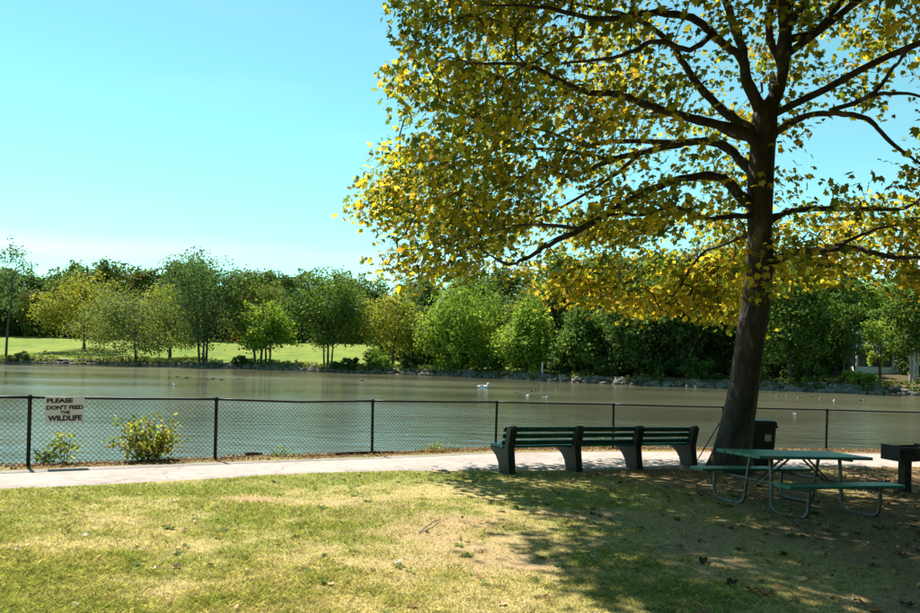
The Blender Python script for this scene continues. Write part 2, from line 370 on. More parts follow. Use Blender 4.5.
# the path
px_ = np.concatenate([np.arange(-30, -7, .5), np.arange(-7, 14, .1), np.arange(14, 39, .5)])
V, nt = [], 15
for x in px_:
    a = dN(x) + .10 * (fbm(x, 0, 1.4, 3) - .5) + .09 * (fbm(x, 4, 6, 2) - .5); b = dP(x) + .07 * (fbm(x, 9, 2.0, 3) - .5)
    for k in range(nt):
        y = a + (b - a) * k / (nt - 1); e = min(k, nt - 1 - k)
        V.append((x, y, gz0(x, y) + (.016 if e else -.02)))
n = len(px_); I = (np.arange(n - 1)[:, None] * nt + np.arange(nt - 1)[None]).ravel()
tag(put('path', mesh_np('path', V, np.stack([I, I + nt, I + nt + 1, I + 1], 1), M['path'], None, True)), kind='structure')

# water, lake bed
tag(put('lake_water', mesh_np('lake_water', [(-600, -20, WATER_Z), (600, -20, WATER_Z), (600, 500, WATER_Z), (-600, 500, WATER_Z)], [(0, 1, 2, 3)], M['water'])), kind='structure')

# ------------------------------------------------------------------ far shore
SH = np.array([(-320, 150), (-160, 128), (-77.9, 122.3), (-61.7, 123.8), (-39.1, 122.0), (-24, 114.5), (-10.3, 107.2), (2.9, 101.0), (16.4, 85.5), (26.1, 79), (35.9, 75.8), (43.6, 71.4), (60, 62), (120, 45), (320, 20)])
shY = lambda X: np.interp(X, SH[:, 0], SH[:, 1]) + 1.2 * (fbm(np.asarray(X, float), 0 * np.asarray(X, float), .12, 3) - .5)
def fz(X, Y):
    s = Y - shY(X)
    lawn = .9 * sstep(-.3, 2.2, s) + 4.6 * sstep(4, 62, s) * (1 - .35 * sstep(-10, 30, X)) + 6 * sstep(60, 260, s)
    return WATER_Z - .9 + .9 * sstep(-2.5, 0, s) + lawn + .25 * (fbm(X, Y, .2, 3) - .5) * sstep(0, 4, s)
xs = np.concatenate([np.arange(-500, -100, 12), np.arange(-100, 80, 1.2), np.arange(80, 500, 12)])
ss = np.concatenate([np.arange(-4, 12, .6), np.arange(12, 70, 2.0), np.arange(70, 600, 20)])
GX, GS = np.meshgrid(xs, ss); GY = GS + shY(GX); nx, ny = len(xs), len(ss)
cg = np.array([.095, .165, .02]) + (np.array([.17, .20, .04]) - np.array([.095, .165, .02])) * fbm(GX, GY, .07, 3)[..., None]
wood = np.clip(sstep(6, 26, GX) + sstep(58, 66, GS), 0, 1)[..., None]
cg = cg + (np.array([.075, .06, .032]) - cg) * wood
bank = (1 - sstep(1.0, 2.8, GS))[..., None]; cg = cg + (np.array([.11, .085, .055]) - cg) * bank
red = np.exp(-(((GX - 45.5) / 2.6) ** 2 + ((GS - 6) / 4) ** 2))[..., None]; cg = cg + (np.array([.32, .17, .11]) - cg) * red
V = np.stack([GX, GY, fz(GX, GY)], -1).reshape(-1, 3); I = (np.arange(ny - 1)[:, None] * nx + np.arange(nx - 1)[None]).ravel()
tag(put('far_bank', mesh_np('far_bank', V, np.stack([I, I + 1, I + nx + 1, I + nx], 1), M['far_ground'], cg.reshape(-1, 3), True)), kind='structure')

# ------------------------------------------------------------------ leaves in bulk
def rand_rot(n, up=None, rng=RNG):
    q = rng.normal(size=(n, 4)); q /= np.linalg.norm(q, axis=1)[:, None]; w, x, y, z = q.T
    return np.stack([np.stack([1 - 2 * (y * y + z * z), 2 * (x * y - w * z), 2 * (x * z + w * y)], -1), np.stack([2 * (x * y + w * z), 1 - 2 * (x * x + z * z), 2 * (y * z - w * x)], -1), np.stack([2 * (x * z - w * y), 2 * (y * z + w * x), 1 - 2 * (x * x + y * y)], -1)], 1)
def frame_rot(nrm, rng=RNG):              # rotations whose z axis is near the given normals
    n = nrm / (np.linalg.norm(nrm, axis=1)[:, None] + 1e-9); r = rng.normal(size=n.shape)
    a = np.cross(n, r); a /= np.linalg.norm(a, axis=1)[:, None] + 1e-9; b = np.cross(n, a)
    return np.stack([a, b, n], -1)
def scatter(tv, tf, pos, rot, size, cols):
    n, k = len(pos), len(tv)
    V = np.einsum('nij,kj->nki', rot, tv) * size[:, None, None] + pos[:, None]
    F = (tf[None] + (np.arange(n) * k)[:, None, None]).reshape(-1, tf.shape[1])
    return V.reshape(-1, 3), F, np.repeat(cols, k, 0)
# five-lobed leaf, stalk at the origin, tip towards +y, length 1
_o = [(0, 0, 0), (.20, -.05, .03), (.46, .10, -.05), (.30, .26, .03), (.52, .58, -.07), (.24, .55, .03), (0, 1.0, -.08), (-.24, .55, .03), (-.52, .58, -.07), (-.30, .26, .03), (-.46, .10, -.05), (-.20, -.05, .03)]
LEAF_V = np.array(_o + [(0, .3, .0)]); LEAF_F = np.array([(i, (i + 1) % 12, 12) for i in range(12)])
QUAD_V = np.array([(0, -.5, 0), (.36, 0, .1), (0, .55, 0), (-.36, .05, .1)]); QUAD_F = np.array([(0, 1, 2, 3)])
OVAL_V = np.array([(0, 0, 0), (.22, .35, .05), (.16, .75, .02), (0, 1, -.06), (-.16, .75, .02), (-.22, .35, .05)]); OVAL_F = np.array([(0, 1, 2, 3), (0, 3, 4, 5)])

# ------------------------------------------------------------------ far trees
def far_tree_meshes(seed, h, w, pal, trunk_h=.2, stems=1, lean=0., leaves=4200, lobes=26, shape='round', size=.42, bark='far_bark', dens=1.7, flat=1., tk=1.):
    """crown and trunk meshes of a tree h tall and w wide, its foot at the origin"""
    r = np.random.default_rng(seed)
    cz0 = h * trunk_h; ch = h - cz0
    lobes = int(lobes * 2.1); L = []
    while len(L) < lobes:
        p = r.uniform(-1, 1, 3); q = (p[0] ** 2 + p[1] ** 2)
        u = (p[2] + 1) / 2
        if shape == 'cone': lim = (1.05 - u) ** .75 * (.35 + .65 * sstep(0, .22, u))
        elif shape == 'spread': lim = math.sqrt(max(0, 1 - (abs(u - .45) / .62) ** 2.4))
        elif shape == 'tall': lim = .95 * math.sqrt(max(0, 1 - (abs(u - .5) / .56) ** 3))
        else: lim = math.sqrt(max(0, 1 - (abs(u - .48) / .56) ** 2.2))
        if math.sqrt(q) < lim * (.70 + .22 * math.sin(3 * math.atan2(p[1], p[0]) + 4 * u + seed)) and (math.sqrt(q) > lim * .35 or r.random() < .4):
            L.append((p[0] * w / 2 + lean * u * h, p[1] * w / 2, cz0 + u * ch * .93))
    L = np.array(L); ax = np.array([lean * .5 * h, 0, cz0 + .42 * ch]); ex = L[r.integers(lobes, size=lobes // 2)]
    ex = ax + (ex - ax) * r.uniform(1.12, 1.42, (len(ex), 1)); ex[:, 2] = np.minimum(ex[:, 2], h * .99); L = np.concatenate([L, ex]); nb = lobes; lobes = len(L)
    R = np.concatenate([r.uniform(.09, .21, nb), r.uniform(.04, .09, lobes - nb)]) * w * (.85 if shape == 'cone' else 1)
    R = np.minimum(R, h * .2)
    wts = R ** 2; idx = r.choice(lobes, int(leaves * dens), p=wts / wts.sum()); n = len(idx)
    d = r.normal(size=(n, 3)); d /= np.linalg.norm(d, axis=1)[:, None]
    rad = R[idx] * np.where(r.random(n) < .14, r.uniform(1, 1.55, n), np.clip(1 - np.abs(r.normal(0, .32, n)), .1, 1.1)) * (1 + .22 * np.sin(7 * d[:, 0] + idx) * np.cos(6 * d[:, 1] + 2 * idx))
    pos = L[idx] + d * rad[:, None] * np.array([1, 1, .78 * flat])
    pos[:, 2] -= np.where(d[:, 2] < 0, .1 * R[idx], 0)
    nrm = d + r.normal(0, .75, (n, 3)) + np.array([0, 0, .35])
    lc = r.random(lobes); c = np.array(pal[0]) + (np.array(pal[1]) - np.array(pal[0])) * np.clip(lc[idx] * .7 + r.random(n) * .5 - .1, 0, 1)[:, None]
    if len(pal) > 2:
        k = r.random(n) < np.where(lc[idx] > .72, .55, .08); c[k] = np.array(pal[2]) * r.uniform(.7, 1.15, (k.sum(), 1))
    c = c * r.uniform(.75, 1.25, (n, 1))
    V, F, CC = scatter(QUAD_V, QUAD_F, pos, frame_rot(nrm, r), size * r.uniform(.6, 1.35, n), c)
    cm_ = mesh_np('crown', V, F, M['far_leaf'], CC)
    mb = MB()
    for s in range(stems):
        ang = 2 * math.pi * s / max(stems, 1) + seed; off = (0 if stems == 1 else .045 * w)
        bx, by = off * math.cos(ang), off * .5 * math.sin(ang); tr = (.028 * h + .06) / math.sqrt(stems) * .62 * tk
        tx, ty = L[:, 0].mean() * .6 + bx * 2.2, by * 2
        P = catmull([(bx, by, -.3), (bx * 1.2 + lean * .3 * cz0, by * 1.2, cz0 * .6), (bx + (tx - bx) * .5 + lean * cz0, ty * .6, cz0 * 1.1 + .1 * h), (tx, ty, h * .72)], 4)
        mb.tube(P, list(np.linspace(tr * 1.25, tr * .25, len(P))), 6)
        for q in L[s::stems][:9]:
            k = int(len(P) * r.uniform(.4, .75)); a = P[k]; mid = (a + q) / 2 + np.array([0, 0, -.04 * h])
            mb.tube([a, mid, q], [tr * .42, tr * .3, tr * .12], 4, False)
    return cm_, mb.mesh('trunk', M[bark], True)
def place_tree(name, label, group, X, Y, meshes, rz=0., sc=(1, 1, 1), z=None, cat='tree'):
    o = thing(name, label, cat, (X, Y, float(fz(np.array(X), np.array(Y))) if z is None else z), rz, group); o.scale = sc
    put('crown', meshes[0], o); put('trunk', meshes[1], o); return o
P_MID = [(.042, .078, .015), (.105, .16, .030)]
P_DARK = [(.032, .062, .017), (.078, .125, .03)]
P_OLIVE = [(.10, .125, .02), (.21, .215, .035), (.27, .23, .035)]
P_LIME = [(.085, .14, .018), (.22, .30, .042)]
P_WILLOW = [(.07, .10, .03), (.15, .18, .06)]
P_YEL = [(.11, .145, .022), (.23, .25, .042), (.32, .26, .045)]
P_TEAL = [(.04, .08, .03), (.10, .15, .05)]
P_AUT = [(.045, .085, .017), (.10, .15, .03), (.15, .10, .03)]
def shore_tree(px, s, top, wpx, seed, pal, label, name='shore_tree', **kw):
    # px: column in the photo; s: metres behind the waterline; top: row of its tip; wpx: crown width there
    X = (px - PX0) / FPX * 120
    for _ in range(20):
        Y = float(shY(np.array(X))) + s; X = (px - PX0) / FPX * Y
    z = float(fz(np.array(X), np.array(Y)))
    ht = at(px, top, Y)[2] - z; w = wpx / FPX * Y * 1.14
    return place_tree(name, label, None, X, Y, far_tree_meshes(seed, ht, w, pal, **kw), 0, z=z)
shore_tree(6, 3, 236, 44, 1, P_TEAL, 'thin pale tree with a bare leaning trunk at the end of the far lawn', trunk_h=.42, lean=.08, tk=.45, leaves=1400, lobes=16, size=.34)
shore_tree(84, 26, 274, 76, 2, P_OLIVE, 'round olive yellow tree standing alone out on the far lawn', trunk_h=.16, leaves=5200, lobes=34)
shore_tree(136, 2.2, 293, 96, 3, P_WILLOW, 'wide low willow leaning over the rocky far bank', trunk_h=.18, lean=-.10, shape='spread', leaves=5600, lobes=34, size=.36)
shore_tree(170, 14, 284, 62, 4, P_YEL, 'yellowing tree on the far lawn behind the leaning willow', trunk_h=.2, leaves=4200)
shore_tree(203, 3, 252, 74, 5, P_TEAL, 'tallest blue green tree on the far lawn bank, with forked trunk', trunk_h=.16, stems=3, shape='tall', leaves=6500, lobes=40, size=.36)
shore_tree(258, 7, 274, 62, 6, P_AUT, 'mid green tree with a russet tinged top on the far lawn', trunk_h=.18, stems=2, leaves=5000, lobes=32)
shore_tree(268, 2.5, 303, 52, 7, P_LIME, 'small light green tree of several stems in front of russet tinged tree', trunk_h=.30, stems=4, leaves=3600)
shore_tree(328, 3, 270, 70, 8, P_MID, 'full round green tree on a cluster of thin stems by far lawn edge', trunk_h=.22, stems=4, leaves=6800, lobes=42, size=.38)
shore_tree(393, 9, 292, 66, 9, P_YEL, 'small yellow tinged tree on far lawn under the hanging plane branches', trunk_h=.24, leaves=4000, lobes=28)
shore_tree(462, 5, 278, 78, 10, P_LIME, 'broad bright yellow green tree on the far bank', trunk_h=.12, leaves=6800, lobes=40)
shore_tree(527, 4, 290, 68, 11, P_LIME, 'bright green cone shaped maple on the far bank', trunk_h=.14, shape='cone', leaves=6800, lobes=44, size=.38)
shore_tree(583, 5, 296, 64, 12, P_MID, 'slender green tree beside the cone shaped maple', trunk_h=.14, shape='cone', leaves=5200, lobes=36)
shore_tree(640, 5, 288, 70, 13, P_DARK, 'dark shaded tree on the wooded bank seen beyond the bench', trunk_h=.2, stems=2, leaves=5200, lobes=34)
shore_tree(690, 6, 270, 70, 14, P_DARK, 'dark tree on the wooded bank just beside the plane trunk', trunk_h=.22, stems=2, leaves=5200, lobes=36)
shore_tree(790, 4, 262, 70, 15, P_MID, 'tall green tree on the wooded bank past the plane trunk', trunk_h=.2, shape='tall', leaves=6500, lobes=40, size=.36)
shore_tree(820, 12, 268, 50, 16, P_DARK, 'narrow dark tree on the bank beside the grey green house', trunk_h=.2, shape='tall', leaves=4200)
shore_tree(914, 5, 262, 58, 17, P_MID, 'green tree with slim pale trunks above the reddish bank', trunk_h=.30, stems=3, leaves=5200, lobes=34, bark='pale_bark', size=.34)
shore_tree(846, 9, 298, 40, 19, P_MID, 'thin young tree in front of the grey green house', trunk_h=.3, stems=2, leaves=1500, lobes=18, size=.3)
shore_tree(880, 14, 306, 34, 20, P_LIME, 'light green sapling partly screening the grey green house', trunk_h=.25, leaves=1300, lobes=16, size=.3)
shore_tree(868, 38, 272, 60, 18, P_LIME, 'light green tree standing behind the grey green house', trunk_h=.2, leaves=4600)
# the wood behind: copies of six trees
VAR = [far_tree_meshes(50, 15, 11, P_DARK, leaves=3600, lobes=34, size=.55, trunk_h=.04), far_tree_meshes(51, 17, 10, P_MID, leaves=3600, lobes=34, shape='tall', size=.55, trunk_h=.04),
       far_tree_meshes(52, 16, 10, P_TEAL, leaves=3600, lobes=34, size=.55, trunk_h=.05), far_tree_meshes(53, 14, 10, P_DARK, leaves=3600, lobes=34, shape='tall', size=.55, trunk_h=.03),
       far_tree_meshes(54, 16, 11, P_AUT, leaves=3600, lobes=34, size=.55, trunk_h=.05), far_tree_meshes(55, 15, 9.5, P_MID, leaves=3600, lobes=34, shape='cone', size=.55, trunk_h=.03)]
LB_KIND = ['rounded dark green', 'tall mid green', 'blue green', 'columnar dark green', 'russet tinged green', 'pointed mid green']
VH = [15, 17, 16, 14, 16, 15]
TOPS = [(-60, 262), (0, 264), (60, 260), (110, 262), (150, 262), (165, 254), (205, 256), (240, 264), (275, 264), (300, 270), (345, 270), (380, 276), (430, 262), (490, 258), (545, 246), (600, 244), (650, 244), (700, 240), (760, 250), (830, 262), (880, 276), (930, 272), (1000, 262)]
TX, TY = np.array(TOPS).T
def back_tree(px, s, dtop, rng):
    X = (px - PX0) / FPX * 130
    for _ in range(15):
        Y = float(shY(np.array(X))) + s; X = (px - PX0) / FPX * Y
    z = float(fz(np.array(X), np.array(Y))); top = np.interp(px, TX, TY) + dtop
    ht = at(px, top, Y)[2] - z; k = rng.integers(6); q = ht / VH[k]
    place_tree('wood_tree', LB_KIND[k] + ' tree in the dense wood ' + ('behind the open far lawn' if px < 405 else 'behind the shaded far bank'), LB_KIND[k] + ' wood trees', X, Y, VAR[k], rng.uniform(0, 6.28), (q * rng.uniform(.9, 1.25), q * rng.uniform(.9, 1.25), q), z=z)
r_ = np.random.default_rng(77)
for px in np.arange(-90, 420, 17): back_tree(px + r_.uniform(-8, 8), 62 + r_.uniform(0, 10), abs(r_.normal(0, 7)), r_)
for px in np.arange(-70, 420, 25): back_tree(px + r_.uniform(-8, 8), 56 + r_.uniform(0, 4), r_.uniform(16, 34), r_)
for px in np.arange(405, 990, 24): back_tree(px + r_.uniform(-8, 8), 34 + r_.uniform(0, 12), abs(r_.normal(0, 8)) - 2, r_)
for px in np.arange(400, 990, 26):
    if not 828 < px < 905: back_tree(px + r_.uniform(-8, 8), 18 + r_.uniform(0, 8), r_.uniform(14, 40), r_)
for px in (605, 630, 655, 700, 720, 755, 780, 808, 940): back_tree(px, 10 + r_.uniform(0, 4), r_.uniform(40, 70), r_)

# a row of unseen trees added behind the lawn to cut the skylight
for i in range(9):
    X = -30 + i * 8 + r_.uniform(-1.5, 1.5); Y = -17 - 3 * (i % 2) + r_.uniform(-1.5, 1.5); k = (0, 4, 1)[i % 3]
    o = place_tree('skylight_screen_tree', LB_KIND[k] + ' tree added out of view behind the lawn to screen skylight', LB_KIND[k] + ' added trees behind the lawn', X, Y, VAR[k], r_.uniform(0, 6.28), (1.05, 1.05, 1.0), z=float(gz(np.array(X), np.array(Y))))
for i, (X, Y) in enumerate(((19, 3), (26, 9), (24, -6), (33, 2), (36, 16))):  # more unseen trees, added on the right to block side skylight
    k = (4, 0, 1)[i % 3]
    place_tree('skylight_screen_tree', LB_KIND[k] + ' tree added out of view past the grill to screen skylight', LB_KIND[k] + ' added trees past the grill', X, Y, VAR[k], r_.uniform(0, 6.28), (1.05, 1.05, 1.0), z=float(gz(np.array(float(X)), np.array(float(Y)))))
# shrubs on the far bank
def far_shrub(px, s, top, wpx, seed, pal, label):
    X = (px - PX0) / FPX * 110
    for _ in range(15):
        Y = float(shY(np.array(X))) + s; X = (px - PX0) / FPX * Y
    z = float(fz(np.array(X), np.array(Y))); h = at(px, top, Y)[2] - z; w = wpx / FPX * Y
    ms = far_tree_meshes(seed, h, w, pal, trunk_h=.02, stems=3, leaves=1700, lobes=16, size=.3)
    o = thing('bank_shrub', label, 'shrub', (X, Y, z)); put('foliage', ms[0], o); put('stem', ms[1], o)
far_shrub(376, 1.2, 349, 40, 90, P_LIME, 'rounded light green shrub at the waterline of the far lawn')
far_shrub(347, 1.0, 358, 30, 91, P_DARK, 'low dark shrub beside the rounded shrub on far waterline')
far_shrub(452, 2.0, 336, 40, 92, P_LIME, 'bushy bright shrub below the broad yellow green tree')
far_shrub(492, 2.5, 348, 36, 93, P_MID, 'green shrub between broad tree and cone shaped maple')
far_shrub(410, 2.5, 352, 24, 94, P_DARK, 'small dark shrub below the small yellow tinged tree')
far_shrub(22, 1.0, 352, 26, 95, P_WILLOW, 'tuft of pale waterside shrub by the thin leaning tree')
far_shrub(860, 3.0, 372, 34, 96, P_LIME, 'light green shrub on the bank below the grey green house')
far_shrub(240, 1.2, 356, 26, 97, P_DARK, 'low dark shrub below the several stemmed small tree')
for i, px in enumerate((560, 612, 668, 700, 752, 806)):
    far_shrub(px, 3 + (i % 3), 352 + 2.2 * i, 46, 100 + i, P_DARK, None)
for o in COL.objects:
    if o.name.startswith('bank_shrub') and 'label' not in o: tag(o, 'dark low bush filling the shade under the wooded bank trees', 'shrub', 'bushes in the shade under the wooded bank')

# riprap and weeds along the waterline
def stones(n, seed, x0, x1, smin, smax, s0, s1):
    r = np.random.default_rng(seed); V, F = [], []
    base = np.array([(x, y, z) for x in (-1, 1) for y in (-1, 1) for z in (-1, 1)] + [(1.3, 0, 0), (-1.3, 0, 0), (0, 1.3, 0), (0, -1.3, 0), (0, 0, 1.25)], float)
    fc = [(4, 6, 8), (6, 7, 8), (7, 5, 8), (5, 4, 8), (0, 1, 9), (1, 3, 9), (3, 2, 9), (2, 0, 9), (2, 3, 10), (3, 7, 10), (7, 6, 10), (6, 2, 10), (0, 4, 11), (4, 5, 11), (5, 1, 11), (1, 0, 11), (1, 5, 12), (5, 7, 12), (7, 3, 12), (3, 1, 12)]
    X = r.uniform(x0, x1, n); s = r.uniform(s0, s1, n); Y = shY(X) + s; Z = fz(X, Y)
    for i in range(n):
        sz = r.uniform(smin, smax) ** 1.0; q = base * r.uniform(.75, 1.2, base.shape) * sz * np.array([r.uniform(.8, 1.6), 1, r.uniform(.4, .75)]) * .5
        a = r.uniform(0, 6.28); ca, sa = math.cos(a), math.sin(a); q = np.stack([q[:, 0] * ca - q[:, 1] * sa, q[:, 0] * sa + q[:, 1] * ca, q[:, 2]], 1)
        b = len(V); V += (q + [X[i], Y[i], max(Z[i], WATER_Z) + sz * .1]).tolist(); F += [tuple(b + k for k in f) for f in fc]
    return mesh_np('bank_stones', V, F, M['stone'])
so = put('bank_stones', stones(1300, 31, -82, 52, .2, .75, -.3, 1.5)); tag(so, 'rubble of pale and grey stones along the far waterline', 'stones', kind='stuff')
n = 9000; r = np.random.default_rng(8); X = r.uniform(-84, 52, n); s = np.abs(r.normal(1.2, 1.3, n)) + .2; Y = shY(X) + s
keep = fbm(X, Y, .35, 3) > .44; X, Y = X[keep], Y[keep]; n = len(X); hh = r.uniform(.1, 1.0, n) * (fbm(X, Y, .2, 2) + .4)
c = np.array([.06, .09, .02]) + r.random((n, 1)) * np.array([.13, .11, .03]); c[X > 12] *= .8
V, F, CC = scatter(QUAD_V * [.7, 1.3, 1], QUAD_F, np.stack([X, Y, np.maximum(fz(X, Y), WATER_Z) + hh * .6], 1), rand_rot(n, rng=r), r.uniform(.25, .55, n), c)
tag(put('bank_weeds', mesh_np('bank_weeds', V, F, M['far_leaf'], CC)), 'tangled weeds and grasses along the far waterline', 'weeds', kind='stuff')

# ------------------------------------------------------------------ houses beyond the wood
def house(px, Y, zpx, w, dep, hw, hr, rz, wall, label, porch=True):
    X = (px - PX0) / FPX * Y; z = float(fz(np.array(X), np.array(Y))); z = max(z, at(px, zpx, Y)[2])
    o = thing('house', label, 'house', (X, Y, z), rz)
    MB().box((-w / 2, -dep / 2, -3), (w / 2, dep / 2, hw)).prism([(-w / 2, hw + .002), (w / 2, hw + .002), (0, hw + hr - .12)], -dep / 2, dep / 2).build('wall', M[wall], o)
    e = .45; rf = MB()
    for s in (-1, 1):
        a, b = (s * (w / 2 + e), hw - e * hr / (w / 2)), (0, hw + hr)
        rf.prism([a, b, (b[0], b[1] + .2), (a[0], a[1] + .2)] if s < 0 else [b, a, (a[0], a[1] + .2), (b[0], b[1] + .2)], -dep / 2 - e, dep / 2 + e)
    rfo = rf.build('roof', M['shingle'], o)
    MB().box((w * .22, 0, hw + hr * .4), (w * .22 + .7, .7, hw + hr + .7)).build('chimney', M['brownsiding'], rfo)
    fy = -dep / 2
    for wx, wz, ww, wh in ((-w * .3, hw * .58, .9, 1.3), (0, hw * .58, .9, 1.3), (w * .3, hw * .58, .9, 1.3), (0, hw + hr * .2, 1.0, 1.1)):
        g = MB().box((wx - ww / 2, fy - .03, wz), (wx + ww / 2, fy - .01, wz + wh)).build('window', M['glass'], o)
        fr = MB(); b = .13
        fr.box((wx - ww / 2 - b, fy - .09, wz - b), (wx - ww / 2, fy - .005, wz + wh + b)).box((wx + ww / 2, fy - .09, wz - b), (wx + ww / 2 + b, fy - .005, wz + wh + b))
        fr.box((wx - ww / 2, fy - .09, wz - b), (wx + ww / 2, fy - .005, wz)).box((wx - ww / 2, fy - .09, wz + wh), (wx + ww / 2, fy - .005, wz + wh + b)).box((wx - ww / 2, fy - .07, wz + wh * .48), (wx + ww / 2, fy - .035, wz + wh * .54))
        fr.build('frame', M['trim'], g)
    if porch:
        MB().box((-w * .5, fy - 2.2, hw * .46), (w * .5, fy - .01, hw * .46 + .22)).build('porch_roof', M['shingle'], o)
        MB().box((-w * .5, fy - 2.2, -3), (w * .5, fy - .01, .25)).build('porch_floor', M['trim'], o)
        for k in range(5): MB().box((-w * .47 + k * w * .235 - .1, fy - 2.1, .25), (-w * .47 + k * w * .235 + .1, fy - 1.9, hw * .46)).build('porch_post', M['trim'], o)
        MB().box((-.5, fy - .06, .26), (.5, fy - .01, 2.2)).build('door', M['brownsiding'], o)
    else:
        for wx in (-w * .3, w * .3): MB().box((wx - .5, fy - .04, .9), (wx + .5, fy - .01, 2.1)).build('window', M['glass'], o)
house(865, 98, 372, 6.0, 8, 4.0, 2.0, math.radians(-12), 'siding', 'grey green house with white trimmed porch glimpsed between trees')
house(707, 104, 372, 9, 8, 3.4, 2.4, math.radians(14), 'brownsiding', 'brown house mostly hidden by the dark wood behind plane trunk', False)

# pale post on the far bank
o = thing('path_post', 'short pale post standing on the far bank below the maple', 'post', (0, 0, 0))
Xp = (541 - 460) / 722 * 96; Yp = float(shY(np.array(Xp))) + 2; o.location = (Xp, Yp, float(fz(np.array(Xp), np.array(Yp))))
MB().tube([(0, 0, -.2), (0, 0, 1.35)], .13, 8).build('shaft', M['trim'], o); MB().tube([(0, 0, 1.35), (0, 0, 1.42), (0, 0, 1.5)], [.17, .17, .03], 8).build('cap', M['trim'], o)

# ------------------------------------------------------------------ birds
def bird_mesh(name, mat, L=.5, neck=.16, head=.05, swim=True):
    # one continuous sweep from tail over the back, up the neck and out to the bill
    sp = [(-.52, 0, .16, .012), (-.44, 0, .14, .05), (-.25, 0, .10, .13), (0, 0, .08, .175), (.2, 0, .09, .15), (.31, 0, .14, .095), (.36, 0, .14 + neck * .5 / L, .06), (.38, 0, .14 + neck / L, .052), (.42, 0, .17 + neck / L, .062), (.48, 0, .165 + neck / L, .045), (.53, 0, .15 + neck / L, .02), (.60, 0, .14 + neck / L, .012)]
    mb = MB(); mb.tube([(x * L, y * L, z * L) for x, y, z, _ in sp], [q * L for *_, q in sp], 8); return mb.mesh(name, M[mat], True)
BM = {'duck': bird_mesh('body', 'duck', .5, .1), 'goose': bird_mesh('body', 'goose', .8, .3), 'gull': bird_mesh('body', 'white_bird', .42, .06), 'swan': bird_mesh('body', 'white_bird', 1.15, .26)}
def wing_mesh(L, mat):
    V, F, CC = scatter(OVAL_V * [1.1, 1, 1.4], OVAL_F, np.array([(.16 * L, -.125 * L, .12 * L), (.16 * L, .125 * L, .12 * L)]), np.array([[[0, -1, 0], [0, 0, -1], [1, 0, 0]], [[0, -1, 0], [0, 0, 1], [-1, 0, 0]]], float), np.array([.62 * L] * 2), np.ones((2, 3)))
    return mesh_np('wing', V, F, M[mat])
BW = {'duck': wing_mesh(.5, 'blackbird'), 'goose': wing_mesh(.8, 'duck'), 'gull': wing_mesh(.42, 'goose'), 'swan': wing_mesh(1.15, 'white_bird')}
def on_water(px, py):
    D = (px - PX0) / FPX * RV + (PY0 - py) / FPX * UV + FV; t = (WATER_Z - CAM[2]) / D[2]; return CAM + t * D
def bird(kind, P, rz, label, cat, group=None, legs=False):
    o = thing({'duck': 'duck', 'goose': 'goose', 'gull': 'gull', 'swan': 'swan'}[kind], label, cat, P, rz, group)
    put('body', BM[kind], o); put('wing', BW[kind], o)
    if legs:
        for s in (-1, 1): MB().tube([(0, s * .07, .03), (.0, s * .07, -.22), (.09, s * .07, -.23)], .018, 5).build('leg', M['blackbird'], o)
rb = random.Random(4)
P = on_water(483, 388); bird('swan', (P[0], P[1], WATER_Z - .02), .3, 'lone white swan on the water in front of the maples', 'swan')
for px, py in ((177, 377), (187, 378), (208, 380), (213, 379), (222, 380), (224, 372), (240, 379), (246, 377), (331, 377), (352, 378), (362, 381), (377, 384), (379, 378), (357, 376), (516, 393), (533, 392), (541, 390), (556, 391), (776, 396), (787, 397), (799, 398), (812, 397), (820, 399), (862, 401)):
    P = on_water(px, py); bird('duck', (P[0], P[1], WATER_Z - .015), rb.uniform(0, 6.28), 'dark duck floating on the lake', 'duck', 'ducks floating on the lake')
for px, py in ((527, 396), (545, 398), (795, 415), (834, 401), (175, 385)):
    P = on_water(px, py); bird('gull', (P[0], P[1], WATER_Z - .01), rb.uniform(0, 6.28), 'small white gull floating on the lake', 'gull', 'gulls floating on the lake')
for px, s in ((45, 19), (53, 17), (117, 14), (121, 12), (126, 13), (142, 12), (288, 10), (296, 11)):
    Y = 140
    X = (px - PX0) / FPX * Y; Y = float(shY(np.array(X))) + s; X = (px - PX0) / FPX * Y
    bird('goose', (X, Y, float(fz(np.array(X), np.array(Y))) + .22), rb.uniform(0, 6.28), 'grey brown goose standing on the far lawn', 'goose', 'geese on the far lawn', True)

